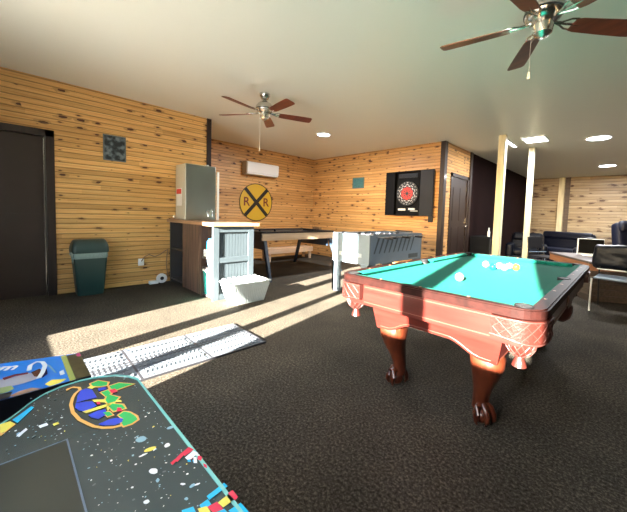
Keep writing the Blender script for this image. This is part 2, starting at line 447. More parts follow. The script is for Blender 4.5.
def panel_light(x, y, a, b, power, label):
    t = thing('ceiling_light_panel', label, 'light', (x, y, H), 0, 'rectangular ceiling lights by the posts')
    f = MB(); f.ring([(a, b), (-a, b), (-a, -b), (a, -b)], [(a-.02, b-.02), (-a+.02, b-.02), (-a+.02, -b+.02), (a-.02, -b+.02)], -.025, 0); obj('frame', f, M['white'], t)
    f = MB(); f.box(-a+.02, a-.02, -b+.02, b-.02, -.022, -.004); obj('diffuser', f, M['led'], t)
    L = bpy.data.lights.new('led', 'AREA'); L.shape = 'RECTANGLE'; L.size = 2*a; L.size_y = 2*b; L.energy = power; L.color = (.95, .97, 1.)
    lo = bpy.data.objects.new('led_lamp', L); COL.objects.link(lo); lo.location = (0, 0, -.04); lo.parent = t
panel_light(-1.47, 7.12, .20, .24, 20, 'wide rectangular lit ceiling panel above the second post')
panel_light(-1.93, 7.18, .05, .40, 5, 'narrow lit strip light on the ceiling right behind the nearest post')

# ---------------------------------------------------------------- ceiling fans
def fan(x, y, zb, a0, label, chain, off=(.02, -.02)):
    t = thing('ceiling_fan', label, 'fan', (x, y, H), 0, 'ceiling fans')
    z = zb-H
    f = MB(); f.lathe([(.001, 0), (.07, 0), (.068, -.03), (.045, -.07), (.018, -.085), (.001, -.085)]); obj('canopy', f, M['nickel'], t, True)
    f = MB(); f.cyl((0, 0, -.07), (0, 0, z+.14), .013); obj('down_rod', f, M['nickel'], t, True)
    f = MB(); f.lathe([(.001, z+.16), (.05, z+.155), (.085, z+.13), (.115, z+.09), (.118, z+.05), (.10, z+.02), (.06, z+.005), (.001, z+.005)]); obj('motor_housing', f, M['nickel'], t, True)
    f = MB(); f.lathe([(.001, z+.01), (.055, z+.005), (.062, z-.03), (.055, z-.07), (.03, z-.09), (.001, z-.095)]); obj('switch_housing', f, M['nickel'], t, True)
    f = MB(); f.lathe([(.066, z+.062), (.12, z+.060), (.12, z+.048), (.066, z+.046)]); obj('dark_band', f, M['black'], t, True)
    for k in range(5):
        a = a0-k*2*PI/5
        R = Matrix.Rotation(a, 4, 'Z') @ Matrix.Translation((0, 0, z)) @ Matrix.Rotation(math.radians(-13), 4, 'X')
        f = MB()
        pts = [(.20, -.045), (.24, -.055), (.45, -.064), (.60, -.068), (.650, -.066), (.668, -.050), (.67, 0), (.668, .050), (.650, .066), (.60, .068), (.45, .064), (.24, .055), (.20, .045)]
        f.prism(pts, -.003, .003, R)
        b_ = obj('blade', f, M['blade'], t)
        f = MB()
        for s_ in (-1, 1):
            f.tube([R @ Vector(p) for p in ((.07, 0, .01), (.12, s_*.012, .004), (.17, s_*.04, .006), (.21, s_*.045, .006), (.25, s_*.03, .006))], .0065, 8)
        f.tube([R @ Vector(p) for p in ((.07, 0, .012), (.16, 0, .004), (.27, 0, .006))], .009, 8)
        obj('blade_iron', f, M['nickel'], b_, True)
    f = MB(); cz = z-.085
    f.tube([(off[0], off[1], cz+.03), (off[0], off[1], cz-chain)], .0028 if chain > .3 else .001, 6); f.cyl((off[0], off[1], cz-chain-.045), (off[0], off[1], cz-chain), .010, .005, 10); f.tube([(0, 0, cz+.03), (off[0], off[1], cz+.03)], .004, 6)
    obj('pull_chain', f, M['glass_globe'], t)
fan(-3.76, 2.46, 2.545, -1.3526, 'brushed nickel ceiling fan with five dark wooden blades at left', .38, (-.045, -.04))
fan(-.515, 2.49, 2.515, -15.533, 'brushed nickel ceiling fan with five dark wooden blades above the pool table', .24, (-.055, -.05))

# ---------------------------------------------------------------- pool table
PX0, PX1, PY0, PY1 = -1.478, -.25, 1.57, 3.83
cx, cy = (PX0+PX1)/2, (PY0+PY1)/2
pt = thing('pool_table', 'reddish carved wooden pool table with green cloth and claw feet', 'pool table', (cx, cy, 0), math.radians(.3))
HX, HY = (PX1-PX0)/2, (PY1-PY0)/2; ZS = .965; pt.scale = (1, 1, ZS)
IX, IY = HX-.068, HY-.05
outer = rrect(-HX, HX, -HY, HY, .13, 8)
inner = rrect(-IX, IX, -IY, IY, .02, 8)
f = MB(); f.ring(outer, inner, .772, .812)
outer2 = rrect(-HX+.01, HX-.01, -HY+.01, HY-.01, .12, 8)
f.ring(outer2, inner, .812, .818)
obj('rail', f, M['cherry_dark'], pt)
f = MB(); f.box(-IX, IX, -IY, IY, .755, .783); obj('cloth', f, M['felt'], pt)
def cushion(x0, y0, x1, y1, nx, ny):
    # nose profile strip from (x0,y0) to (x1,y1) growing inwards (nx,ny)
    f = MB(); d = Vector((x1-x0, y1-y0, 0)).normalized(); n = Vector((nx, ny, 0))
    a = Vector((x0, y0, 0)); b_ = Vector((x1, y1, 0))
    secs = []
    for p, sh in ((a, 1), (b_, -1)):
        q_ = p+d*sh*.055
        secs.append([p+Vector((0, 0, .784)), p+Vector((0, 0, .817)), q_+n*.045+Vector((0, 0, .813)), q_+n*.050+Vector((0, 0, .806)), q_+n*.036+Vector((0, 0, .784))])
    f.loft(secs); obj('cushion', f, M['felt'], pt)
gap = .05
cushion(-IX+gap, -IY, IX-gap, -IY, 0, 1); cushion(-IX+gap, IY, IX-gap, IY, 0, -1)
for sx in (-1, 1):
    cushion(sx*IX, -IY+gap, sx*IX, -.06, -sx, 0); cushion(sx*IX, .06, sx*IX, IY-gap, -sx, 0)
for sx, sy in ((-1, -1), (1, -1), (-1, 0), (1, 0), (-1, 1), (1, 1)):
    f = MB(); px_, py_ = sx*(IX-(.004 if sy == 0 else .028)), sy*(IY-.028)
    f.cyl((px_, py_, .70), (px_, py_, .8205), .036, seg=28); h = obj('pocket_hole', f, M['hole'], pt)
    f = MB(); rr = [(px_+.040*math.cos(t), py_+.040*math.sin(t)) for t in [k*2*PI/28 for k in range(28)]]
    ri = [(px_+.035*math.cos(t), py_+.035*math.sin(t)) for t in [k*2*PI/28 for k in range(28)]]
    f.ring(rr, ri, .80, .8225); obj('pocket_rim', f, M['black_matt'], h)
f = MB()
for sx in (-1, 1):
    for k in range(1, 8):
        if k != 4: f.cyl((sx*(HX-.05), -IY+k*2*IY/8, .817), (sx*(HX-.05), -IY+k*2*IY/8, .8192), .008, seg=12)
for sy in (-1, 1):
    for k in range(1, 4): f.cyl((-IX+k*2*IX/4, sy*(HY-.05), .817), (-IX+k*2*IX/4, sy*(HY-.05), .8192), .008, seg=12)
islands('rail_sight', f, M['sight'], pt)
# apron (blinds) under the rail
AX, AY = HX-.035, HY-.035
f = MB(); f.ring(rrect(-AX, AX, -AY, AY, .10, 8), rrect(-AX+.06, AX-.06, -AY+.06, AY-.06, .04, 8), .625, .766)
obj('apron', f, M['cherry'], pt)
f = MB()
for s_ in (-1, 1):
    for z in (.745, .643): f.box(-AX+.19, AX-.19, s_*AY-.003, s_*AY+.003, z, z+.005)
    for z in (.745, .643): f.box(s_*AX-.003, s_*AX+.003, -AY+.19, AY-.19, z, z+.005)
obj('apron_inlay', f, M['inlay'], pt)
# skirt cabinet with arched lower edge
SX, SY = HX-.19, HY-.155
def arch_panel(L, n=24):
    pts = [(-L, .645), (L, .645)]
    for k in range(n+1):
        t = 1-2*k/n; u_ = abs(t)
        z = .432 if u_ > .80 else (.432+.075*(.5-.5*math.cos(PI*min(1, (.80-u_)/.5))))
        pts.append((t*(L-.035*(1)), z))
    return pts
def skirt_side(L, D, horizontal):
    for s_ in (-1, 1):
        f = MB(); P = arch_panel(L)
        fr = [[], []]
        for (a, z) in P:
            lean = (.645-z)*.18
            for i, dd in enumerate((0, -.03)):
                w = s_*(D-lean+dd)
                fr[i].append((a, w, z) if horizontal else (w, a, z))
        f.loft(fr); o = obj('skirt_panel', f, M['cherry'], pt)
        f = MB()
        for (a, z), (a2, z2) in zip(P[2:], P[3:]):
            pp = []
            for aa, zz in ((a, z), (a2, z2)):
                lean = (.645-zz)*.18; w = s_*(D-lean+.002)
                pp.append((aa, w, zz+.016) if horizontal else (w, aa, zz+.016))
            f.tube(pp, .003, 6)
        obj('inlay_line', f, M['inlay'], o)
skirt_side(SX, SY, True); skirt_side(SY, SX, False)
f = MB(); f.box(-SX+.02, SX-.02, -SY+.02, SY-.02, .62, .755); obj('slate_bed', f, M['cherry_dark'], pt)
# carved legs
def leg(sx, sy):
    f = MB(); lx, ly = sx*(HX-.335), sy*(HY-.33)
    o = Vector((sx, sy, 0)).normalized()
    prof = [(.50, .078, .040, 3.5), (.445, .080, .042, 3.5), (.42, .087, .048, 3), (.37, .086, .050, 2.6), (.31, .074, .040, 2.4), (.24, .058, .020, 2.2), (.17, .047, .002, 2), (.115, .044, -.004, 2), (.085, .050, .004, 2)]
    secs = []
    n = 40
    for z, r, off, e in prof:
        S = []
        for k in range(n):
            t = k*2*PI/n; c, s_ = math.cos(t), math.sin(t)
            rad = r/((abs(c)**e+abs(s_)**e)**(1/e))
            if z > .40: rad *= 1+.025*math.cos(20*t)     # fluting
            S.append((lx+o.x*off+c*rad, ly+o.y*off+s_*rad, z))
        secs.append(S)
    f.loft(secs); L = obj('leg', f, M['cherry_leg'], pt, True)
    f = MB(); c0 = Vector((lx, ly, 0))+o*.018
    f.sph((c0.x, c0.y, .048), .050, 1, 1, .93)
    for da in (-50, 0, 50, 180):
        v = Matrix.Rotation(math.radians(da), 3, 'Z') @ o
        b0 = Vector((lx, ly, 0))+o*.012
        f.tube([b0+v*.012+Vector((0, 0, .13)), b0+v*.045+Vector((0, 0, .108)), b0+v*.066+Vector((0, 0, .072)), b0+v*.068+Vector((0, 0, .035)), b0+v*.058+Vector((0, 0, .010))], [.018, .019, .018, .014, .007], 10)
    obj('claw_foot', f, M['cherry_leg'], L, True)
for sx in (-1, 1):
    for sy in (-1, 1): leg(sx, sy)
# leather corner shields, nets and tassels
def corner_pocket(sx, sy):
    R_ = .13; c0x, c0y = HX-R_, HY-R_
    def P(t, z, off=0):    # t 0..1 around the corner from one side to the other
        a = -.55+t*(PI/2+1.1)
        if a < 0: x, y = c0x+R_+off, c0y+a*R_*1.2
        elif a > PI/2: x, y = c0x-(a-PI/2)*R_*1.2, c0y+R_+off
        else: x, y = c0x+(R_+off)*math.cos(a), c0y+(R_+off)*math.sin(a)
        return Vector((sx*x, sy*y, z))
    n = 18; f = MB(); fr = []
    for off in (.004, -.03):
        top = [P(k/n, .765, off) for k in range(n+1)]
        bot = [P(k/n, .655+.010*math.cos(2*PI*k/n), off) for k in range(n, -1, -1)]
        fr.append((top, bot))
    b_ = f.bm
    V = [[[b_.verts.new(p) for p in row] for row in (t_, list(reversed(bt)))] for t_, bt in fr]
    for i in range(n):
        for q_ in (0, 1): b_.faces.new((V[q_][0][i], V[q_][0][i+1], V[q_][1][i+1], V[q_][1][i]))
        for q_ in (0, 1): b_.faces.new((V[0][q_][i], V[0][q_][i+1], V[1][q_][i+1], V[1][q_][i]))
    for i in (0, n): b_.faces.new((V[0][0][i], V[0][1][i], V[1][1][i], V[1][0][i]))
    S = obj('leather_shield', f, M['leather'], pt, True)
    f = MB()
    for k in range(-3, 8):                 # diamond tooling
        for sg in (1, -1):
            pts = []
            for j in range(9):
                t = (k+ (j/8*1.6 if sg > 0 else 1.6-j/8*1.6))/7.
                if 0.02 <= t <= .98: pts.append(P(t, .755-j/8*.09, .0055))
            if len(pts) > 1: f.tube(pts, .0018, 5)
    f.tube([P(k/n, .758, .006) for k in range(n+1)], .0035, 6); f.tube([P(k/n, .662+.010*math.cos(2*PI*k/n), .006) for k in range(n+1)], .0035, 6)
    obj('stitching', f, M['leather_edge'], S)
    # ball net under the pocket
    bx, by = sx*(HX-.105), sy*(HY-.105)
    f = MB(); f.lathe([(.062, .66), (.062, .63), (.055, .60), (.040, .575), (.02, .56), (.001, .558)], (bx, by, 0), 20)
    N = obj('pocket_net', f, M['leather'], pt, True)
    f = MB()
    for k in range(12):
        for sg in (1, -1):
            f.tube([(bx+(r+.004)*math.cos(a+sg*j*.26), by+(r+.004)*math.sin(a+sg*j*.26), z) for a in [k*PI/6] for j, (r, z) in enumerate([(.062, .66), (.063, .635), (.058, .605), (.045, .58), (.025, .563)])], .0035, 5)
    obj('net_cord', f, M['leather_edge'], N)
    f = MB(); f.lathe([(.001, .565), (.018, .56), (.02, .55), (.030, .52), (.033, .508), (.001, .505)], (bx, by, 0), 16)
    obj('tassel', f, M['leather'], N, True)
for sx in (-1, 1):
    for sy in (-1, 1): corner_pocket(sx, sy)
for sx in (-1, 1):
    f = MB(); f.box(sx*(HX-.036)-.012, sx*(HX-.036)+.03*0+.012, -.10, .10, .62, .764, bev=.004); S = obj('leather_shield', f, M['leather'], pt)
    f = MB(); f.lathe([(.062, .625), (.064, .58), (.05, .53), (.02, .50), (.001, .498)], (sx*(HX-.07), 0, 0), 18); obj('pocket_net', f, M['leather'], pt, True)
# balls
BR = .0286; BZ = .783*ZS+BR+.0005
def ball(x, y, col, stripe, label):
    m_, nt_, b_ = new_mat('ball_paint'); q = NB(nt_)
    if stripe:
        tc_ = q.n('ShaderNodeTexCoord'); s_ = q.n('ShaderNodeSeparateXYZ'); q.l(tc_.outputs['Object'], s_.inputs[0])
        g = q.math('LESS_THAN', q.math('ABSOLUTE', s_.outputs[1]), .014)
        q.l(q.mix(g, (.19, .18, .165), col), b_.inputs['Base Color'])
    else: b_.inputs['Base Color'].default_value = (*col, 1)
    b_.inputs['Roughness'].default_value = .08; b_.inputs['Coat Weight'].default_value = .5
    f = MB(); f.sph((0, 0, 0), BR, u=28, v=18)
    o = obj('pool_ball', f, m_, None, True, (x, y, BZ)); o.rotation_euler = (random.random(), random.random(), random.random()*6)
    tag(o, label, 'ball', 'pool balls on the green cloth')
ball(-.844, 2.146, (.28, .27, .24), 0, 'white cue ball alone in the middle of the green cloth')
for x, y, c, s_, l in [(a_, b_, tuple(v*.33 for v in c_), d_, e_) for a_, b_, c_, d_, e_ in [
    (-.942, 2.985, (.85, .45, .22), 1, 'pale peach striped ball at the left end of the ball cluster'),
    (-.846, 2.87, (.01, .16, .55), 0, 'blue pool ball near the left of the ball cluster'),
    (-.826, 2.985, (.75, .20, .35), 1, 'pink and white striped ball right of the blue ball'),
    (-.770, 2.925, (.45, .10, .35), 1, 'purple striped white ball in the middle of the cluster'),
    (-.765, 3.06, (.15, .25, .6), 1, 'blue and white striped ball second from the right of the cluster'),
    (-.706, 3.03, (.85, .15, .03), 0, 'orange red pool ball at the right end of the ball cluster')]]:
    ball(x, y, c, s_, l)

# ---------------------------------------------------------------- foosball table
FX0, FX1, FY0, FY1 = -3.365, -2.65, 3.48, 4.97
ft = thing('foosball_table', 'silver blue foosball table with steel rods in front of the back wall', 'foosball table', ((FX0+FX1)/2, (FY0+FY1)/2, 0))
hx, hy = (FX1-FX0)/2, (FY1-FY0)/2; ft.scale = (1, 1, .98)
f = MB()
for s_ in (-1, 1): f.box(-hx+.02, hx-.02, s_*hy-.02-(.0 if s_ > 0 else -.04)+(-.02 if s_ > 0 else -.02), s_*hy, .505, .925) if False else f.box(-hx, hx, min(s_*hy, s_*(hy-.03)), max(s_*hy, s_*(hy-.03)), .505, .925, bev=.004)
islands('end_panel', f, M['foos_end'], ft)
f = MB()
for s_ in (-1, 1): f.box(min(s_*hx, s_*(hx-.03)), max(s_*hx, s_*(hx-.03)), -hy+.03, hy-.03, .505, .925)
sp_ = islands('side_panel', f, M['foos_side'], ft)[-1]
f = MB()
for k in range(9):
    y0 = -hy+.10+k*.125
    for s_ in (1,): f.bm.faces.new([f.bm.verts.new((hx+.001, y0+a, z)) for a, z in ((0, .66), (.03, .66), (.15, .90), (.10, .90))])
f.box(hx, hx+.002, .32, .62, .53, .60)
obj('side_print', f, M['foos_print'], sp_)
f = MB(); f.box(-hx+.03, hx-.03, -hy+.03, hy-.03, .72, .735); obj('playfield', f, M['felt'], ft)
f = MB(); f.box(-hx, hx, -hy, hy, .50, .51); obj('bottom_panel', f, M['foos_side'], ft)
f = MB(); f.box(-.22, .22, -hy-.002, -hy+.001, .60, .655)
obj('end_print', f, simple('blue_grey_print', (.30, .36, .42), .4, var=.6, vscale=60), ft)
f = MB(); f.ring(rrect(-hx-.008, hx+.008, -hy-.008, hy+.008, .03), rrect(-hx+.035, hx-.035, -hy+.035, hy-.035, .01), .925, .94); obj('top_rim', f, M['foos_end'], ft)
for sx in (-1, 1):
    for sy in (-1, 1):
        f = MB(); x1, y1 = sx*hx, sy*(hy-.005)
        f.box(min(x1, x1-sx*.15), max(x1, x1-sx*.15), min(y1, y1-sy*.04), max(y1, y1-sy*.04), .02, .505)
        f.box(min(x1, x1-sx*.04), max(x1, x1-sx*.04), min(y1, y1-sy*.15), max(y1, y1-sy*.15), .02, .505)
        l_ = obj('leg', f, M['foos_end'], ft)
        f = MB(); f.cyl((x1-sx*.05, y1-sy*.04, 0), (x1-sx*.05, y1-sy*.04, .03), .03); obj('leg_leveller', f, M['black'], l_)
for k in range(8):
    y = -hy+.15+k*(2*hy-.3)/7; s_ = 1 if k in (0, 1, 3, 5) else -1
    sh = [.05, -.03, .08, 0, -.06, .04, .02, -.04][k]
    f = MB(); f.cyl((-hx-.14+sh*.6, y, .905), (hx+.14+sh*.6, y, .905), .008, seg=12)
    r_ = obj('rod', f, M['chrome'], ft, True)
    f = MB(); xe = s_*(hx+.14)+sh*.6; f.cyl((xe-s_*.02, y, .905), (xe+s_*.10, y, .905), .014, .018, 14); obj('handle', f, M['black'], r_, True)
    f = MB(); n_ = [1, 2, 3, 5, 5, 3, 2, 1][k]
    for j in range(n_):
        x = (j-(n_-1)/2)*.11+sh
        f.box(x-.012, x+.012, y-.01, y+.01, 80*.01+.02, .925); f.sph((x, y, .94), .016, u=10, v=8); f.box(x-.01, x+.01, y-.012, y+.02, .80, .82)
    obj('player', f, M['black'] if s_ > 0 else M['navy_metal'], r_)
for sy in (-1, 1):
    f = MB()
    f.cyl((-.18, sy*(hy-.015), .955), (.18, sy*(hy-.015), .955), .003, seg=8)
    for k in range(10): f.box(-.17+k*.036, -.147+k*.036, sy*(hy-.015)-.01, sy*(hy-.015)+.01, .943, .967)
    obj('score_counter', f, M['black'], ft)

# ---------------------------------------------------------------- air hockey style table with wooden apron
ax0, ax1, ay0, ay1 = -5.75, -4.70, 3.05, 4.90
at_ = thing('game_table', 'long black topped game table with light wooden side on slanted legs', 'game table', ((ax0+ax1)/2, (ay0+ay1)/2, 0))
hx, hy = (ax1-ax0)/2, (ay1-ay0)/2
f = MB()
for s_ in (-1, 1): f.box(min(s_*hx, s_*(hx-.025)), max(s_*hx, s_*(hx-.025)), -hy+.03, hy, .69, .82)
islands('side_apron', f, M['oak'], at_)
f = MB()
for s_ in (-1, 1): f.box(-hx+.025, hx-.025, min(s_*hy, s_*(hy-.025)), max(s_*hy, s_*(hy-.025)), .69, .82)
islands('end_apron', f, M['black'], at_)
f = MB(); f.box(-hx+.02, hx-.02, -hy+.02, hy-.02, .74, .80); obj('playing_surface', f, M['black'], at_)
f = MB(); f.ring(rrect(-hx-.01, hx+.01, -hy-.01, hy+.01, .06), rrect(-hx+.07, hx-.07, -hy+.07, hy-.07, .03), .82, .85); obj('top_rail', f, M['black'], at_)
f = MB()
for s_ in (-1, 1): f.box(-.12, .12, s_*(hy-.035)-.03, s_*(hy-.035)+.03, .85, .905)
islands('goal_bracket', f, M['nickel'], at_)
for sx in (-1, 1):
    for sy in (-1, 1):
        f = MB(); f.loft([[(sx*hx-sx*.05+a*.035, sy*(hy-.10)+b2*.03, .70) for a, b2 in ((-1, -1), (1, -1), (1, 1), (-1, 1))],
                          [(sx*hx+sx*.24+a*.028, sy*(hy-.10)+sy*.06+b2*.022, 0) for a, b2 in ((-1, -1), (1, -1), (1, 1), (-1, 1))]])
        obj('leg', f, M['navy_metal'], at_)
for sy in (-1, 1):
    f = MB(); f.box(-hx+.08, hx-.08, sy*(hy-.12)-.015, sy*(hy-.12)+.015, .52, .69); obj('leg_brace', f, M['navy_metal'], at_)

# bench under it against the far left wall
bt = thing('wooden_bench', 'low light wooden bench seen under the black game table', 'bench', (-6.48, 5.02, 0))
f = MB(); f.box(-.18, .18, -.72, .72, .275, .315); obj('seat', f, M['oak'], bt)
f = MB(); f.box(.15, .178, -.72, .72, .19, .275); obj('front_rail', f, M['oak'], bt)
for sx in (-1, 1):
    for sy in (-1, 1):
        f = MB(); f.box(sx*.13-.025, sx*.13+.02*1, sy*.65-.03, sy*.65+.03, 0, .275); obj('leg', f, M['oak'], bt)

# ---------------------------------------------------------------- bar counter
CX0, CX1, CY0, CY1, CZ = XA+.01, -3.95, 1.845, 2.43, .99
ct = thing('bar_counter', 'open shelved bar counter with wooden top and grey blue beadboard end', 'counter', (CX1, CY0, 0))
def L_(x, y=None): return x-CX1
f = MB()
f.prism([(L_(XA+.008), -.05), (.03, -.05), (.05, 0), (.05, CY1-CY0+.05), (L_(XA+.008), CY1-CY0+.05)] if False else [(L_(XA+.025), -.045), (.025, -.045), (.045, -.02), (.045, .66), (L_(XA+.025), .66)], CZ, CZ+.045)
obj('counter_top', f, M['counter_top'], ct)
d_ = CY1-CY0
xL, x1_, x2_, x3_ = L_(CX0)+.02, L_(-4.95), L_(-4.34), 0
f = MB(); f.box(xL, -.02, d_-.03, d_-.005, .05, CZ); obj('back_panel', f, M['shelf_dark'], ct)
f = MB(); f.box(xL, xL+.03, 0, d_-.03, .0, CZ); obj('end_board', f, M['shelf_dark'], ct)
f = MB(); f.box(x1_-.03, x1_, 0, d_-.03, 0, CZ); f.box(x2_, x2_+.03, 0, d_-.03, 0, CZ); islands('divider', f, M['counter_brown'], ct)
f = MB()
for k in range(5):
    a = x1_+k*(x2_-x1_)/5; f.box(a+.002, a+(x2_-x1_)/5-.002, -.012, .012, .02, CZ-.005)
obj('plank_panel', f, M['counter_brown'], ct)
f = MB(); f.box(xL+.03, x1_-.03, .01, d_-.03, .05, .075); f.box(xL+.03, x1_-.03, .01, d_-.03, .55, .575)
islands('left_shelf', f, M['shelf_dark'], ct)
f = MB(); f.box(x2_+.03, -.06, .01, d_-.03, .02, .045); f.box(x2_+.03, -.06, .01, d_-.03, .53, .555); f.box(x2_+.03, -.06, .01, d_-.03, .40, .415)
islands('right_shelf', f, M['shelf_dark'], ct)
# beadboard end
f = MB(); n = 11
for k in range(n):
    a = .05+k*(d_-.10)/n; w_ = (d_-.10)/n
    f.box(-.03, -.008, a+.003, a+w_-.003, .02, CZ)
f.box(-.034, -.016, .02, d_-.02, .02, CZ)
obj('beadboard', f, M['beadboard'], ct)
f = MB(); f.box(-.026, .012, -.005, .075, 0, CZ); f.box(-.05, .012, d_-.075, d_+.005, 0, CZ); islands('corner_post', f, M['beadboard'], ct)
f = MB(); f.box(-.03, .01, .07, d_-.07, .50, .57); f.box(-.03, .01, .07, d_-.07, CZ-.08, CZ); f.box(-.03, .01, .07, d_-.07, .0, .08); islands('end_rail', f, M['beadboard'], ct)
# things in the counter
def bottle(x, y, z, s, mat_b, mat_c, label, cat='bottle'):
    t = thing('bottle', label, cat, (x, y, z))
    f = MB(); f.lathe([(.001, 0), (.03*s, 0), (.032*s, .02*s), (.032*s, .13*s), (.012*s, .18*s), (.012*s, .22*s), (.001, .22*s)]); obj('body', f, mat_b, t, True)
    f = MB(); f.lathe([(.001, .215*s), (.015*s, .215*s), (.015*s, .245*s), (.001, .245*s)]); obj('cap', f, mat_c, t, True)
bottle(-5.10, 1.95, .076, 1.5, M['white'], M['red'], 'white bottle with red cap on the lowest left shelf of the bar')
tb = thing('storage_tote', 'teal plastic storage tote with white lid inside the bar', 'storage box', (-4.185, 1.99, .047))
f = MB(); f.loft([rr_ for rr_ in ([(x, y, 0) for x, y in rrect(-.095, .095, -.12, .12, .02)], [(x, y, .31) for x, y in rrect(-.11, .11, -.13, .13, .02)])]); obj('body', f, M['teal'], tb)
f = MB(); f.prism(rrect(-.118, .118, -.14, .14, .02), .31, .335); obj('lid', f, M['white'], tb)
f = MB(); f.box(-.10, .09, -.07, .07, 0, .10, bev=.01); tag(obj('white_carton', f, M['white'], loc=(-4.19, 1.935, .557)), 'small white carton on the upper right shelf of the bar', 'box')
bl = thing('blue_jug', 'blue plastic jug standing on the white carton in the bar', 'jug', (-4.19, 1.93, .658))
f = MB(); f.lathe([(.001, 0), (.06, 0), (.065, .04), (.06, .11), (.035, .15), (.001, .155)]); obj('body', f, M['blue'], bl, True)
f = MB(); f.tube([(.055, 0, .12), (.09, 0, .11), (.095, 0, .06), (.06, 0, .03)], .008, 8); obj('handle', f, M['blue'], bl, True)
gl = MB(); gl.lathe([(.001, 0), (.06, 0), (.075, .09), (.07, .10), (.001, .10)]); tag(obj('grey_bowl', gl, M['seat_grey'], None, True, (-4.19, 1.95, .417)), 'grey bowl on the middle shelf between tote and carton', 'bowl')

# stainless cabinet on the counter
sb = thing('stainless_dispenser', 'tall boxy stainless steel dispenser standing on the bar counter', 'appliance', (-5.31, 2.115, CZ+.046))
f = MB(); f.box(-.21, .20, -.18, .31, .0, .885, bev=.012); obj('body', f, M['steel'], sb)
f = MB(); f.box(-.20, .19, -.1825, -.17, .01, .875); obj('side_panel', f, M['steel_side'], sb)
f = MB(); f.box(-.16, .06, -.187, -.182, .22, .50); lb = obj('notice_label', f, M['white'], sb)
f = MB(); f.box(-.15, .05, -.1885, -.187, .41, .49); obj('red_heading', f, M['red'], lb)
f = MB(); f.cyl((.20, .15, .14), (.26, .15, .14), .018); f.tube([(.25, .15, .14), (.27, .15, .10), (.27, .15, .05)], .014, 10); f.tube([(.20, .24, .17), (.24, .24, .13), (.24, .24, .06)], .012); obj('spigot', f, M['chrome'], sb, True)
f = MB(); f.box(0, .03, 0, .03, 0, .80); tag(obj('white_conduit', f, M['white_metal'], loc=(-5.095, 2.43, CZ+.046)), 'white upright plastic strip right behind the steel dispenser', 'conduit')
f = MB(); f.lathe([(.001, .87), (.03, .86), (.03, .91), (.001, .915)], (.1, .2, 0)); obj('vent_cap', f, M['white'], sb, True)
fa = thing('tap_fitting', 'small metal tap lying at the left end of the bar top', 'tap', (-5.44, 1.865, CZ+.046))
f = MB(); f.cyl((-.06, 0, .018), (.10, 0, .018), .018); f.cyl((.03, 0, .02), (.03, 0, .055), .012); obj('body', f, M['chrome'], fa, True)
f = MB(); f.box(-.02, .08, -.01, .01, .055, .063); obj('lever', f, M['chrome'], fa)
for i_, (x, y) in enumerate([(-4.98, 3.20), (-4.90, 3.48)]):
    st_ = thing('table_striker', ['black round striker on the game table nearest the bar', 'black round striker on the game table, farther from the bar'][i_], 'striker', (x, y, .8005), 0, 'strikers on the game table')
    f = MB(); f.lathe([(.001, 0), (.048, 0), (.050, .02), (.044, .03), (.001, .03)]); obj('base', f, M['black'], st_, True)
    f = MB(); f.lathe([(.001, .028), (.018, .028), (.016, .07), (.020, .085), (.001, .092)]); obj('grip', f, M['black'], st_, True)

# white ribbed basket on the floor
wb = thing('laundry_basket', 'white ribbed plastic basket on the carpet before the bar end', 'basket', (-3.735, 2.15, 0))
x0b, x1b, y0b, y1b = -.105, .14, -.17, .26
def taper(t): return (x0b-.045*t, x1b+.045*t, y0b-.07*t, y1b+.06*t)
f = MB(); secs = []
for t, z in ((0, .0), (1, .27)):
    a, b2, c, d = taper(t); secs.append([(x, y, z) for x, y in rrect(a, b2, c, d, .03, 4)])
for t, z in ((1, .27), (.03, .02)):
    a, b2, c, d = taper(t); secs.append([(x, y, z) for x, y in rrect(a+.012, b2-.012, c+.012, d-.012, .02, 4)])
f.loft(secs); obj('tub', f, M['basket'], wb)
f = MB()
for k in range(17):
    y_b = y0b+.02+k*(y1b-y0b-.04)/16; y_t = (y0b-.07)+.03+k*(y1b-y0b+.13-.06)/16
    for xb, xt in ((x1b, x1b+.045), (x0b, x0b-.045)):
        s_ = 1 if xb > 0 else -1
        f.loft([[(xb+s_*e, y_b+g_, .015) for e, g_ in ((0, -.006), (.008, -.006), (.008, .006), (0, .006))], [(xt+s_*e, y_t+g_, .245) for e, g_ in ((0, -.007), (.008, -.007), (.008, .007), (0, .007))]])
for k in range(9):
    x_b = x0b+.02+k*(x1b-x0b-.04)/8; x_t = x0b-.02+k*(x1b-x0b+.04)/8
    f.loft([[(x_b+g_, y0b-e, .015) for e, g_ in ((0, -.006), (.008, -.006), (.008, .006), (0, .006))], [(x_t+g_, y0b-.066-e, .245) for e, g_ in ((0, -.007), (.008, -.007), (.008, .007), (0, .007))]])
obj('rib', f, M['basket'], wb)
a, b2, c, d = taper(1)
f = MB(); f.ring(rrect(a-.015, b2+.015, c-.015, d+.015, .035, 4), rrect(a+.012, b2-.012, c+.012, d-.012, .02, 4), .262, .277); obj('rim', f, M['basket'], wb)
f = MB()
for k in range(7):          # scalloped back edge
    y = c+.05+k*(d-c-.10)/6; f.cyl((a-.004, y, .277), (a+.012, y, .277), .026, seg=20)
islands('rim_scallop', f, M['basket'], wb)

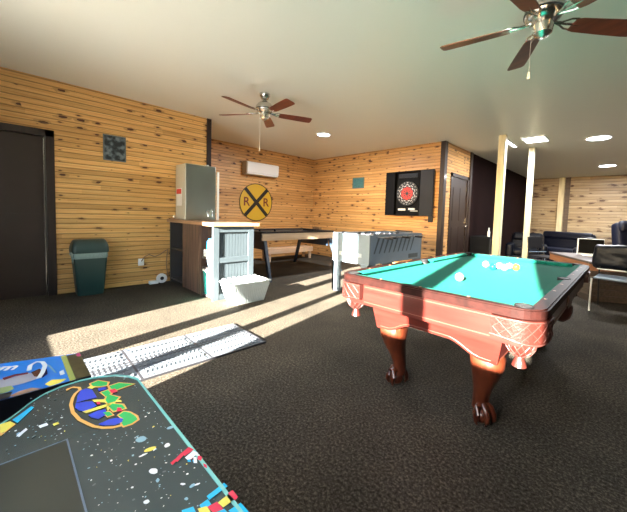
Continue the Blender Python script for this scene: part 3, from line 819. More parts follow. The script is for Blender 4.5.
# ---------------------------------------------------------------- trash bin
bn = thing('trash_bin', 'dark green swing top trash bin with a pale bag edge beside the door', 'trash bin', (-5.36, .775, 0), math.radians(0))
secs = []
for z, hx_, hy_ in ((0, .10, .135), (.02, .105, .145), (.52, .135, .182)):
    secs.append([(x, y, z) for x, y in rrect(-hx_, hx_, -hy_, hy_, .035, 5)])
f = MB(); f.loft(secs); obj('body', f, M['bin'], bn, True)
f = MB(); f.loft([[(x, y, z) for x, y in rrect(-e, e, -g_, g_, .035, 5)] for z, e, g_ in ((.50, .140, .180), (.53, .146, .187), (.565, .146, .187), (.58, .142, .183))]); obj('bag_edge', f, M['bag'], bn, True)
f = MB(); f.loft([[(x, y, z) for x, y in rrect(-e, e, -g_, g_, min(.05, e*.6), 5)] for z, e, g_ in ((.575, .150, .198), (.60, .153, .202), (.65, .150, .198), (.70, .130, .188), (.735, .095, .175), (.75, .05, .165))]); ld = obj('lid', f, M['bin'], bn, True)
f = MB(); f.box(-.02, .125, -.12, .12, .69, .70, Matrix.Translation((.0, 0, .06)) @ Matrix.Rotation(.0, 4, 'Y')) if False else f.box(.118, .128, -.12, .12, .60, .66, bev=.003)
obj('swing_flap', f, M['bin'], ld)
f = MB(); f.sph((.10, -.195, .575), .028, 1, .9, .9); f.tube([(.10, -.195, .56), (.11, -.19, .50), (.105, -.185, .44)], [.016, .010, .004], 8); obj('bag_knot', f, M['bag'], bn, True)

# ---------------------------------------------------------------- low wall items
ou = thing('wall_outlet', 'white outlet with a plug low on the left plank wall', 'outlet', (XA, 1.436, .356))
f = MB(); f.box(0, .012, -.04, .04, -.055, .055, bev=.004); obj('plate', f, M['white'], ou)
f = MB(); f.box(.012, .045, -.025, .03, -.03, .02, bev=.006); obj('plug', f, M['white'], ou)
f = MB(); pts = [(XA+.04, 1.43, .37), (XA+.05, 1.47, .44), (XA+.03, 1.54, .47), (XA+.03, 1.62, .43), (XA+.03, 1.70, .46), (XA+.03, 1.78, .52), (XA+.03, 1.82, .535)]
f.tube(pts, .007, 8); f.tube([(XA+.03, 1.815, .53), (XA+.035, 1.80, .45), (XA+.03, 1.79, .30), (XA+.04, 1.81, .08)], .006, 8)
tag(obj('extension_cord', f, M['cord'], None, True), 'brown power cord looping along the plank wall to the bar', 'cord')
rl = thing('cable_reel', 'round white reel leaning on the wall beside the bar', 'reel', (XA+.05, 1.715, .075))
f = MB(); f.cyl((-.02, 0, 0), (.02, 0, 0), .075, seg=30); obj('disc', f, M['white'], rl, True)
f = MB(); f.cyl((.02, 0, 0), (.024, 0, 0), .028, seg=24); obj('hub', f, M['black'], rl)
f = MB(); f.box(XA+.02, XA+.09, 1.53, 1.66, 0, .05, bev=.008); tag(obj('power_adapter', f, M['white']), 'small white adapter lying on the carpet at the left wall', 'adapter')

# pictures
f = MB(); f.box(XA+.001, XA+.015, .975, 1.24, 1.87, 2.225); pc = thing('wall_picture', 'small square slate picture on the left plank wall above the bin', 'picture', (0, 0, 0))
obj('print', f, M['picture'], pc)
f = MB(); f.ring([(.9705, 2.2295), (1.2445, 2.2295), (1.2445, 1.8655), (.9705, 1.8655)], [(.985, 2.215), (1.23, 2.215), (1.23, 1.88), (.985, 1.88)], 0, .018)
for v in f.bm.verts: v.co = Vector((XA+.001+v.co.z, v.co.x, v.co.y))
obj('frame', f, simple('slate_frame', (.12, .14, .14), .5), pc)
f = MB(); f.box(-5.42, -5.06, YC-.015, YC-.001, 1.91, 2.17); pc = thing('wall_picture', 'small teal picture on the back wall left of the dartboard cabinet', 'picture', (0, 0, 0))
obj('print', f, M['teal_picture'], pc)
f = MB(); f.ring([(-5.43, 2.18), (-5.05, 2.18), (-5.05, 1.90), (-5.43, 1.90)], [(-5.40, 2.155), (-5.08, 2.155), (-5.08, 1.925), (-5.40, 1.925)], 0, .02)
for v in f.bm.verts: v.co = Vector((v.co.x, YC-.001-v.co.z, v.co.y))
obj('frame', f, simple('teal_frame', (.10, .17, .15), .5), pc)

# railroad sign
rs = thing('railroad_sign', 'round yellow railroad crossing sign with black X on the plank wall', 'sign', (XB, 4.37, 1.445))
R90 = Matrix.Rotation(PI/2, 4, 'Z') @ Matrix.Rotation(PI/2, 4, 'X')      # local x -> +Y, y -> +Z, z -> +X
circ = lambda r, n=56: [(r*math.cos(k*2*PI/n), r*math.sin(k*2*PI/n)) for k in range(n)]
f = MB(); f.prism(circ(.475), .001, .010, R90); obj('plate', f, M['yellow'], rs)
f = MB(); f.ring(circ(.475), circ(.455), .010, .012)
for v in f.bm.verts: v.co = R90 @ v.co
obj('border', f, M['sign_black'], rs)
f = MB()
for a in (45, -45):
    f.box(-.452, .452, -.045, .045, .0105, .013+(.0004 if a > 0 else 0), R90 @ Matrix.Rotation(math.radians(a*1.03), 4, 'Z'))
obj('cross', f, M['sign_black'], rs)
for sx in (-1, 1):
    me = text_mesh('R', .30, 0.001, .0045); me.transform(R90 @ Matrix.Translation((sx*.28, 0, .0125))); me.materials.append(M['maroon'])
    o = bpy.data.objects.new('letter', me); COL.objects.link(o); o.parent = rs

# wall air conditioner
ac = thing('air_conditioner', 'white wall mounted air conditioner above the railroad sign', 'air conditioner', (XB, 4.445, 2.265))
f = MB(); prof = [(0, -.15), (.15, -.15), (.20, -.10), (.21, .12), (.18, .15), (0, .15)]
f.loft([[(x, y, z) for x, z in prof] for y in (-.45, .45)]); obj('housing', f, M['white'], ac)
f = MB(); f.box(.15, .19, -.44, .44, -.145, -.115); obj('louver', f, M['white_metal'], ac)
f = MB(); f.loft([[(x, y, z) for x, z in [(0, -.152), (.15, -.152), (.203, -.10), (.213, .12), (.18, .153), (0, .153)]] for y in (-.48, -.45)]); obj('end_cap', f, simple('beige_cap', (.45, .38, .28), .5), ac)

# dartboard cabinet
dc = thing('dartboard_cabinet', 'open black dartboard cabinet with red dartboard on the back wall', 'dartboard', (-3.755, YC-.004, 1.73))
w3, hh = .33, .50
f = MB(); f.ring([(-w3, hh), (w3, hh), (w3, -hh), (-w3, -hh)], [(-w3+.02, hh-.02), (w3-.02, hh-.02), (w3-.02, -hh+.02), (-w3+.02, -hh+.02)], 0, .09)
f.box(-w3, w3, -hh, hh, 0, .01)
RB = Matrix.Rotation(PI/2, 4, 'X')      # local x -> X, y -> Z, z -> -Y
for v in f.bm.verts: v.co = RB @ v.co
obj('case', f, M['black_matt'], dc)
for sx in (-1, 1):
    f = MB(); xa, xb = (w3, w3+.325) if sx > 0 else (-w3-.24, -w3)
    f.box(xa+.002, xb-.002, -hh, hh, .05, .075, RB); f.box(xa+.02, xb-.02, -hh+.02, hh-.02, .075, .085, RB) if sx > 0 else None
    obj('cabinet_door', f, M['dart_grey'] if sx > 0 else M['black_matt'], dc)
db = MB(); db.prism(circ(.27), .012, .05, RB); bd = obj('dartboard', db, simple('board_dark', (.03, .035, .04), .5), dc)
def wedge(r0, r1, k, n=20, z=.0515):
    a0_, a1_ = (k-.5)*2*PI/n, (k+.5)*2*PI/n; am = (a0_+a1_)/2
    return [RB @ Vector((r*math.sin(a), r*math.cos(a), z)) for r, a in ((r0, a0_), (r1, a0_), (r1, am), (r1, a1_), (r0, a1_))]
f = MB(); g = MB()
for k in range(20):
    if k % 2 == 0: f.poly(wedge(.035, .15, k)); g.poly(wedge(.195, .205, k))
    else: g.poly(wedge(.165, .18, k)); f.poly(wedge(.10, .135, k))
    
obj('red_segment', f, M['dart_red'], bd); obj('white_segment', g, M['dart_white'], bd)
f = MB()
for i_, s_ in enumerate(['20', '1', '18', '4', '13', '6', '10', '15', '2', '17', '3', '19', '7', '16', '8', '11', '14', '9', '12', '5']):
    a = i_*PI/10; me = text_mesh(s_, .038, .0003)
    me.transform(RB @ Matrix.Translation((.242*math.sin(a), .242*math.cos(a), .0515))); f.bm.from_mesh(me)
obj('number_ring', f, M['dart_white'], bd)
f = MB(); f.box(-.24, .24, .36, .45, .012, .03, RB)
for k in range(6): f.box(-.20+k*.07, -.15+k*.07, .385, .425, .03, .034, RB)
obj('scoreboard', f, M['dart_grey'], dc)
f = MB(); f.box(-.22, -.04, -.385, -.34, .012, .05, RB); f.box(.05, .20, -.37, -.33, .012, .05, RB); f.box(.10, .28, -.40, -.385, .012, .05, RB); obj('dart_holder', f, M['dart_white'], dc)
f = MB(); f.box(-.05, .05, -.04, 0, -.07, .07, bev=.005); tag(obj('wall_box', f, M['black'], loc=(-3.17, YC-.001, 1.17)), 'small black box on the back wall just below the dartboard cabinet', 'switch box')  # small black wall box of unknown use

# ---------------------------------------------------------------- floor mat
mt_x0, mt_x1 = -3.0, -2.385
mt = thing('floor_mat', 'sectioned pale blue and white ribbed mat lying on the carpet', 'mat', ((mt_x0+mt_x1)/2, .87, 0), math.radians(-1.0))
M['mat_light'] = simple('mat_pale', (.085, .10, .12), .7); M['mat_blue'] = simple('mat_blue', (.030, .043, .065), .7); M['mat_dark'] = simple('mat_edge', (.02, .02, .025), .5)
hw = (mt_x1-mt_x0)/2
for j, (ya, yb) in enumerate(((-.73, -.245), (-.235, .245), (.255, .73))):
    f = MB(); f.box(-hw, hw, ya, yb, .001, .012, bev=.003); f.mi = 1; rows = [(-.27, .035), (-.215, .045), (-.155, .045), (-.095, .035), (-.045, .02), (0, .018), (.045, .02), (.095, .035), (.155, .045), (.215, .045), (.27, .035)]
    for i_, (xc, w_) in enumerate(rows):
        n = 14
        for k in range(n):
            y0_ = ya+.02+k*(yb-ya-.04)/n; L0 = (yb-ya-.04)/n-.013
            if w_ < .03: f.box(xc-w_/2, xc+w_/2, y0_, y0_+L0*.7, .012, .017)
            else:
                sk = .012*(1 if i_ % 2 else -1)
                z0_, z1_ = .012, .019
                P4 = [(xc-w_/2, y0_+sk), (xc+w_/2, y0_), (xc+w_/2, y0_+L0), (xc-w_/2, y0_+L0+sk)]
                f.prism(P4, z0_, z1_)
    obj('mat_section', f, [M['mat_blue'], M['mat_light']], mt)
f = MB()
for x in (-.022, .022): f.box(x-.008, x+.008, -.72, .72, .012, .0145)
f.box(-hw, hw, .73, .742, 0, .014); f.box(-hw, hw, -.742, -.73, 0, .014); f.box(hw, hw+.01, -.742, .742, 0, .014); f.box(-hw-.008, -hw, -.742, .742, 0, .010)
for y in (-.24, .25): f.box(-hw, hw, y-.007, y+.007, .001, .013)
obj('edge_binding', f, M['mat_dark'], mt)

# ---------------------------------------------------------------- cocktail arcade table
az = .75
ar = thing('arcade_table', 'black cocktail arcade table with starry glass top and colourful oval emblem', 'arcade table', (-.55, -.1, 0))
ox, oy = -.55, -.1
outl = [(-.20, .227), (-.50, .227), (-.895, .224), (-.925, .212), (-.955, .188), (-.975, .155), (-.983, .12), (-.979, .085), (-.966, .055), (-.945, .033), (-.90, .0), (-.87, -.03), (-.855, -.08), (-.855, -.36), (-.82, -.42), (-.20, -.42)]
def off(p, d):
    cx_, cy_ = -.56, -.09; v = Vector((p[0]-cx_, p[1]-cy_)); l = v.length
    return (cx_+v.x*(1-d/l), cy_+v.y*(1-d/l))
OL = [(x-ox, y-oy) for x, y in outl]
f = MB(); f.prism(OL, az-.030, az-.001); obj('glass_top', f, M['arcade_top'], ar)
IL = [(p[0]-ox, p[1]-oy) for p in [off(p, .005) for p in outl]]
f = MB(); f.ring([(x*1.002, y*1.002) for x, y in OL], IL, az-.014, az+.0006); obj('glass_edge', f, M['glass_edge'], ar)
f = MB(); f.box(-.741-ox, -.36-ox, -.26-oy, .069-oy, az-.02, az-.0002); sc_ = obj('screen', f, M['arcade_screen'], ar)
f = MB(); f.ring([(-.7435-ox, .0715-oy), (-.7435-ox, -.2625-oy), (-.3575-ox, -.2625-oy), (-.3575-ox, .0715-oy)], [(-.741-ox, .069-oy), (-.741-ox, -.26-oy), (-.36-ox, -.26-oy), (-.36-ox, .069-oy)], az-.003, az+.0003); obj('screen_bezel', f, M['seat_grey'], sc_)
f = MB(); f.box(-.30, .33, -.27, .28, .10, az-.03, bev=.01); obj('cabinet_body', f, M['black'], ar)
f = MB(); f.box(-.28, .31, -.25, .26, 0, .10); obj('plinth', f, M['black_matt'], ar)
for sx in (-1, 1):
    f = MB(); f.box(min(sx*.30, sx*.34), max(sx*.30, sx*.34), -.2, .22, .58, .70, bev=.01); cp = obj('control_panel', f, M['black'], ar)
    f = MB(); f.cyl((sx*.34, .05, .64), (sx*.37, .05, .64), .006, seg=10); f.sph((sx*.375, .05, .64), .016); obj('joystick', f, M['red'], cp, True)
def art(name, polys, mat, dz=.0003, parent=ar):
    f = MB()
    for P in polys: f.poly([(x-ox, y-oy, az+dz) for x, y in P])
    if name == 'emblem_ring': bmesh.ops.remove_doubles(f.bm, verts=f.bm.verts, dist=1e-5)
    if 1 < len(polys) <= 14: return islands(name, f, mat, parent)[0]
    o = obj(name, f, mat, parent)
    if name == 'star_print': o['kind'] = 'stuff'
    return o
AC = lambda n, c: simple(n, c, .15, coat=.5)
M['a_or'] = AC('art_orange', (.85, .45, .12)); M['a_bl'] = AC('art_blue', (.03, .07, .62)); M['a_gr'] = AC('art_green', (.03, .50, .12)); M['a_ye'] = AC('art_yellow', (.85, .72, .12))
M['a_wh'] = AC('art_white', (.8, .85, .85)); M['a_re'] = AC('art_red', (.75, .04, .09)); M['a_cy'] = AC('art_cyan', (.02, .45, .72)); M['a_gy'] = AC('art_grey', (.10, .13, .14))
M['a_lb'] = AC('art_pale_blue', (.25, .45, .55))
EC = Vector((-.845, .140))
DATA = {'or_line':[[(-0.945,0.093),(-0.952,0.092),(-0.954,0.103),(-0.941,0.113),(-0.929,0.113),(-0.917,0.103),(-0.899,0.096),(-0.871,0.09),(-0.834,0.089),(-0.796,0.095),(-0.765,0.106),(-0.75,0.112),(-0.734,0.123),(-0.722,0.137),(-0.716,0.154),(-0.71,0.17),(-0.718,0.178),(-0.738,0.177),(-0.76,0.169)]],'bl':[[(-0.926,0.114),(-0.927,0.123),(-0.913,0.133),(-0.866,0.135),(-0.871,0.112),(-0.871,0.099),(-0.903,0.105)],[(-0.87,0.098),(-0.865,0.112),(-0.854,0.125),(-0.828,0.129),(-0.822,0.106),(-0.833,0.099),(-0.851,0.095)],[(-0.802,0.11),(-0.806,0.126),(-0.802,0.139),(-0.779,0.138),(-0.772,0.122),(-0.788,0.113)],[(-0.754,0.119),(-0.756,0.138),(-0.751,0.15),(-0.739,0.158),(-0.729,0.157),(-0.728,0.142),(-0.743,0.124)],[(-0.908,0.143),(-0.905,0.158),(-0.89,0.157),(-0.894,0.143)]],'gr':[[(-0.945,0.135),(-0.95,0.151),(-0.925,0.166),(-0.909,0.161),(-0.917,0.146),(-0.928,0.137)],[(-0.902,0.165),(-0.903,0.185),(-0.873,0.209),(-0.873,0.192),(-0.871,0.172),(-0.886,0.165)],[(-0.883,0.145),(-0.884,0.159),(-0.863,0.161),(-0.854,0.15)],[(-0.84,0.146),(-0.864,0.155),(-0.832,0.17),(-0.819,0.16),(-0.821,0.147)],[(-0.808,0.146),(-0.814,0.154),(-0.796,0.168),(-0.775,0.17),(-0.781,0.15)],[(-0.757,0.153),(-0.765,0.165),(-0.752,0.173),(-0.731,0.178),(-0.716,0.178),(-0.71,0.166),(-0.712,0.153),(-0.724,0.152),(-0.739,0.158)],[(-0.791,0.133),(-0.785,0.143),(-0.768,0.146),(-0.769,0.137)]],'ye':[[(-0.824,0.103),(-0.822,0.133),(-0.819,0.16),(-0.809,0.159),(-0.81,0.128),(-0.812,0.108)],[(-0.862,0.125),(-0.845,0.146),(-0.816,0.171),(-0.808,0.17),(-0.828,0.145),(-0.849,0.127)],[(-0.823,0.149),(-0.806,0.15),(-0.788,0.141),(-0.806,0.142)],[(-0.929,0.126),(-0.944,0.147),(-0.922,0.148),(-0.915,0.133)],[(-0.607,0.18),(-0.605,0.179),(-0.603,0.175),(-0.603,0.17),(-0.605,0.166),(-0.607,0.162),(-0.61,0.161),(-0.613,0.163),(-0.614,0.166),(-0.614,0.171),(-0.612,0.176),(-0.61,0.179)],[(-0.883,-0.016),(-0.883,-0.002),(-0.865,0.005),(-0.847,-0.01),(-0.848,-0.015)],[(-1.015,0.057),(-1.031,0.071),(-1.013,0.098),(-0.998,0.084),(-0.996,0.065)],[(-0.815,0.056),(-0.816,0.064),(-0.807,0.065),(-0.806,0.057)]],'re':[[(-0.881,0.161),(-0.88,0.172),(-0.86,0.174),(-0.862,0.162)],[(-0.845,0.13),(-0.842,0.136),(-0.828,0.135),(-0.832,0.13)],[(-0.79,0.158),(-0.784,0.164),(-0.769,0.163),(-0.775,0.154)]],'cy2':[[(-0.445,0.201),(-0.449,0.231),(-0.439,0.232),(-0.436,0.201)],[(-0.438,0.187),(-0.439,0.2),(-0.427,0.2),(-0.427,0.187)],[(-0.448,0.166),(-0.442,0.18),(-0.43,0.179),(-0.437,0.163)],[(-0.4,0.213),(-0.399,0.232),(-0.377,0.233),(-0.38,0.216)],[(-0.411,0.196),(-0.407,0.21),(-0.399,0.211),(-0.401,0.197)],[(-0.531,0.214),(-0.528,0.219),(-0.521,0.217),(-0.523,0.213)],[(-0.537,0.208),(-0.535,0.212),(-0.528,0.211),(-0.532,0.207)]],'ye2':[[(-0.423,0.208),(-0.425,0.228),(-0.41,0.228),(-0.41,0.21)],[(-0.434,0.183),(-0.429,0.194),(-0.416,0.194),(-0.42,0.182)]],'re2':[[(-0.427,0.226),(-0.427,0.234),(-0.41,0.234),(-0.408,0.228)],[(-0.427,0.194),(-0.425,0.208),(-0.407,0.209),(-0.412,0.196)],[(-0.55,0.185),(-0.554,0.194),(-0.548,0.194),(-0.543,0.186)],[(-0.552,0.192),(-0.561,0.207),(-0.552,0.207),(-0.544,0.194)],[(-0.56,0.206),(-0.566,0.222),(-0.553,0.226),(-0.549,0.208)],[(-0.544,0.213),(-0.541,0.218),(-0.533,0.215),(-0.536,0.211)],[(-0.536,0.226),(-0.525,0.229),(-0.518,0.224),(-0.526,0.221)],[(-0.511,0.224),(-0.503,0.227),(-0.495,0.224),(-0.502,0.222)]],'wh2':[[(-0.545,0.207),(-0.551,0.224),(-0.539,0.228),(-0.534,0.213),(-0.537,0.208)],[(-0.536,0.218),(-0.532,0.222),(-0.518,0.217),(-0.522,0.213)],[(-0.542,0.224),(-0.535,0.228),(-0.531,0.227),(-0.535,0.223)]],'lb':[[(-0.645,0.175),(-0.641,0.173),(-0.639,0.17),(-0.639,0.165),(-0.642,0.161),(-0.646,0.159),(-0.651,0.158),(-0.655,0.16),(-0.657,0.163),(-0.657,0.168),(-0.655,0.172),(-0.65,0.174)],[(-0.524,0.159),(-0.523,0.158),(-0.523,0.157),(-0.525,0.156),(-0.526,0.156),(-0.529,0.156),(-0.53,0.157),(-0.532,0.159),(-0.532,0.16),(-0.53,0.161),(-0.528,0.161),(-0.526,0.161)],[(-0.479,0.198),(-0.478,0.197),(-0.476,0.196),(-0.476,0.193),(-0.476,0.191),(-0.477,0.189),(-0.478,0.189),(-0.48,0.189),(-0.481,0.191),(-0.482,0.193),(-0.482,0.196),(-0.481,0.197)],[(-0.46,0.18),(-0.459,0.179),(-0.459,0.178),(-0.459,0.177),(-0.461,0.176),(-0.463,0.175),(-0.464,0.176),(-0.465,0.176),(-0.465,0.178),(-0.465,0.179),(-0.463,0.18),(-0.461,0.18)],[(-0.644,0.224),(-0.642,0.222),(-0.64,0.22),(-0.64,0.216),(-0.641,0.213),(-0.643,0.211),(-0.646,0.21),(-0.648,0.212),(-0.649,0.214),(-0.649,0.218),(-0.648,0.221),(-0.646,0.223)]],'wh':[[(-0.598,0.2),(-0.595,0.2),(-0.593,0.198),(-0.593,0.195),(-0.593,0.193),(-0.595,0.191),(-0.598,0.191),(-0.601,0.192),(-0.603,0.194),(-0.604,0.196),(-0.603,0.199),(-0.601,0.2)],[(-0.547,0.164),(-0.544,0.163),(-0.544,0.16),(-0.545,0.158),(-0.549,0.155),(-0.553,0.154),(-0.557,0.154),(-0.559,0.156),(-0.56,0.158),(-0.558,0.161),(-0.555,0.164),(-0.55,0.165)],[(-0.496,0.138),(-0.495,0.138),(-0.494,0.136),(-0.494,0.134),(-0.496,0.132),(-0.498,0.131),(-0.5,0.131),(-0.502,0.132),(-0.502,0.133),(-0.502,0.135),(-0.501,0.137),(-0.499,0.138)],[(-0.489,0.187),(-0.489,0.186),(-0.489,0.185),(-0.49,0.183),(-0.492,0.182),(-0.494,0.181),(-0.495,0.181),(-0.496,0.182),(-0.496,0.183),(-0.494,0.185),(-0.493,0.186),(-0.491,0.187)],[(-0.602,0.165),(-0.601,0.164),(-0.6,0.161),(-0.6,0.158),(-0.6,0.154),(-0.601,0.152),(-0.602,0.151),(-0.604,0.152),(-0.604,0.155),(-0.605,0.158),(-0.604,0.161),(-0.603,0.164)],[(-0.475,0.204),(-0.474,0.203),(-0.474,0.202),(-0.474,0.2),(-0.475,0.198),(-0.476,0.196),(-0.477,0.196),(-0.478,0.197),(-0.478,0.198),(-0.478,0.2),(-0.477,0.202),(-0.476,0.204)],[(-0.819,0.006),(-0.835,0.019),(-0.827,0.021),(-0.81,0.009)],[(-0.827,0.036),(-0.828,0.048),(-0.817,0.05),(-0.816,0.038)]],'cy':[[(-0.886,0.001),(-0.921,0.03),(-0.911,0.034),(-0.866,0.008)]],'or':[[(-0.864,-0.016),(-0.871,0.001),(-0.864,0.006),(-0.836,-0.015)]],'c_pic':[[(-1.613,-0.055),(-1.629,-0.025),(-1.619,0.006),(-1.624,0.049),(-1.582,0.075),(-1.55,0.079),(-1.538,0.03),(-1.543,-0.025),(-1.558,-0.054)]],'c_ring':[[(-1.645,0.05),(-1.696,0.055),(-1.719,0.074),(-1.703,0.091),(-1.658,0.096),(-1.591,0.084),(-1.546,0.071)]],'c_brown':[[(-1.623,0.055),(-1.64,0.078),(-1.611,0.086),(-1.559,0.074),(-1.575,0.061)]],'c_red':[[(-1.636,-0.02),(-1.643,0.011),(-1.63,0.047),(-1.614,0.046),(-1.622,0.011),(-1.611,-0.015)]],'c_grn':[[(-1.558,-0.044),(-1.553,-0.025),(-1.546,0.002),(-1.515,0.009),(-1.5,-0.005),(-1.501,-0.024),(-1.514,-0.043)]],'c_peach':[[(-1.464,-0.003),(-1.48,0.019),(-1.483,0.049),(-1.452,0.076),(-1.435,0.052),(-1.446,0.023),(-1.437,0.004)]],'c_blk':[[(-1.497,-0.043),(-1.498,-0.024),(-1.493,0.005),(-1.448,-0.003),(-1.443,-0.024),(-1.449,-0.042)]],'c_navy':[[(-1.583,0.081),(-1.622,0.098),(-1.568,0.097),(-1.542,0.081)]],'c_strip':[[(-1.689,0.155),(-1.697,0.169),(-1.481,0.161),(-1.482,0.145)]],'c_photo':[[(-1.697,0.169),(-1.691,0.209),(-1.468,0.203),(-1.481,0.161)]],'c_pink':[[(-1.705,0.195),(-1.711,0.212),(-1.669,0.21),(-1.672,0.196)]],'c_lstreak':[[(-1.665,0.101),(-1.653,0.109),(-1.555,0.122),(-1.56,0.117)]],'c_wmark':[[(-1.56,0.129),(-1.57,0.142),(-1.526,0.142),(-1.523,0.129)]]}
def band(pts, w):
    L1, L2 = [], []
    for i, p in enumerate(pts):
        a_ = Vector(pts[max(0, i-1)]); b_ = Vector(pts[min(len(pts)-1, i+1)]); t = (b_-a_).normalized(); n_ = Vector((-t.y, t.x))
        L1.append(tuple(Vector(p)+n_*w)); L2.append(tuple(Vector(p)-n_*w))
    return [[L1[i], L1[i+1], L2[i+1], L2[i]] for i in range(len(pts)-1)]
def grow(P, d):
    cx_ = sum(p[0] for p in P)/len(P); cy_ = sum(p[1] for p in P)/len(P); out = []
    for p in P:
        v = Vector((p[0]-cx_, p[1]-cy_)); l = max(v.length, 1e-6); out.append((p[0]+v.x/l*d, p[1]+v.y/l*d))
    return out
art('emblem_outline', [grow(P, .0045) for P in DATA['gr']], M['a_or'], .0004)
art('emblem_accent', DATA['ye'], M['a_ye'], .0006); art('emblem_accent', DATA['re'], M['a_re'], .0009)
art('emblem_globe', DATA['bl'], M['a_bl'], .0005)
art('emblem_ring', band(DATA['or_line'][0], .0032), M['a_or'], .0007)
art('emblem_letter', DATA['gr'], M['a_gr'], .0008)
art('galaxy_print', DATA['lb'], M['a_lb'], .0004); art('galaxy_print', DATA['wh'], M['a_wh'], .0004)
art('edge_streak', DATA['cy'], M['a_cy'], .0004); art('edge_streak', DATA['or'], M['a_or'], .0003)
art('pixel_print', DATA['cy2'], M['a_cy'], .0005); art('pixel_print', DATA['ye2'], M['a_ye'], .0006); art('pixel_print', DATA['re2'], M['a_re'], .0007); art('pixel_print', DATA['wh2'], M['a_wh'], .0008)
random.seed(11)
def inside(x, y): 
    if x > -.23 or x < -.965 or y > .215 or y < -.4: return False
    if x < -.85 and y < .03: return False
    if -.755 < x < -.35 and y < .082: return False
    if ((x-EC.x)/.13)**2+((y-EC.y)/.062)**2 < 1: return False
    return True
star = {'a_wh': [], 'a_lb': [], 'a_ye': [], 'a_gy': []}
cnt = 0
while cnt < 520:
    x, y = random.uniform(-.97, -.23), random.uniform(-.05, .22)
    if not inside(x, y): continue
    cnt += 1
    r = random.choice([.0007]*9+[.0011]*4+[.0019]); 
    
    k_ = random.choice(['a_wh']*4+['a_lb']*4+['a_ye']+['a_gy']*3)
    a_ = random.uniform(0, PI); e_ = random.uniform(1, 1.9)
    star[k_].append([(x+r*e_*math.cos(t)*math.cos(a_)-r*math.sin(t)*math.sin(a_), y+r*e_*math.cos(t)*math.sin(a_)+r*math.sin(t)*math.cos(a_)) for t in [j*2*PI/8 for j in range(8)]])
f = MB(); mats = list(star)
for i_, k_ in enumerate(mats):
    f.mi = i_
    for P in star[k_]: f.poly([(x-ox, y-oy, az+.0003) for x, y in P])
o = obj('star_print', f, [M[k_] for k_ in mats], ar); o['kind'] = 'stuff'
# ---------------------------------------------------------------- blue printed box beyond it
bz = .55
bxo = thing('game_carton', 'blue printed carton standing beyond the arcade table at far left', 'carton', (-1.58, -.16, 0), math.radians(0))
bx0, bx1, by0, by1 = -.145, .13, -.42, .37
BP = [(-.131, by1), (bx1, by1), (bx1, by0), (-.42, by0)]
f = MB(); f.prism(BP, 0, bz-.001); obj('box', f, M['black'], bxo)
def flat(name, polys, mat, dz=.0006):
    f = MB()
    for P in polys: f.poly([(x, y, bz+dz) for x, y in P])
    return obj(name, f, mat, bxo)
M['carton_blue'] = simple('carton_blue', (.01, .20, .66), .35, coat=.2)
flat('blue_print', [[(-.418, by0+.002), (bx1-.002, by0+.002), (bx1-.002, by1-.004), (-.130, by1-.004)]], M['carton_blue'])
BX, BY = -1.58, -.16
def cart(key, mat, dz, name='product_picture'):
    f = MB()
    for P in DATA[key]: f.poly([(min(max(x-BX, bx0-.14), bx1-.002), min(max(y-BY, by0+.002), by1-.002), bz+dz) for x, y in P])
    return obj(name, f, mat, bxo)
flat('end_print', [[(bx0+.014, by1-.045), (bx1-.002, by1-.045), (bx1-.002, by1-.002), (bx0+.016, by1-.002)]], simple('photo_dark', (.07, .065, .03), .3, var=.95, vscale=30), .0010)
flat('end_print', [[(bx0+.002, by1-.062), (bx1-.002, by1-.062), (bx1-.002, by1-.045), (bx0+.002, by1-.045)]], AC('strip_yellow', (.35, .42, .12)), .0010)
cart('c_pic', AC('picture_pale', (.42, .42, .46)), .0014); cart('c_grn', AC('streak_green', (.32, .42, .18)), .0016, 'colour_streak'); cart('c_peach', AC('streak_peach', (.45, .28, .20)), .0018, 'colour_streak')
cart('c_blk', M['black'], .0020, 'colour_streak'); cart('c_red', AC('picture_red', (.22, .05, .06)), .0022); cart('c_brown', AC('picture_brown', (.14, .05, .03)), .0020); cart('c_navy', AC('picture_navy', (.01, .02, .12)), .0018)
cart('c_pink', AC('picture_pink', (.6, .08, .25)), .0016); cart('c_lstreak', M['a_lb'], .0016, 'colour_streak'); cart('c_wmark', M['a_wh'], .0016, 'colour_streak')
f = MB()
for P in band([(x-BX, y-BY) for x, y in DATA['c_ring'][0]], .007): f.poly([(x, y, bz+.0024) for x, y in P])
obj('product_picture', f, M['a_wh'], bxo)
me = text_mesh('um', .075, .0003, .002); me.transform(Matrix.Translation((-1.735-BX, -.018-BY, bz+.0022)) @ Matrix.Rotation(math.radians(62), 4, 'Z'))
me.materials.append(M['a_wh']); o = bpy.data.objects.new('lettering', me); COL.objects.link(o); o.parent = bxo

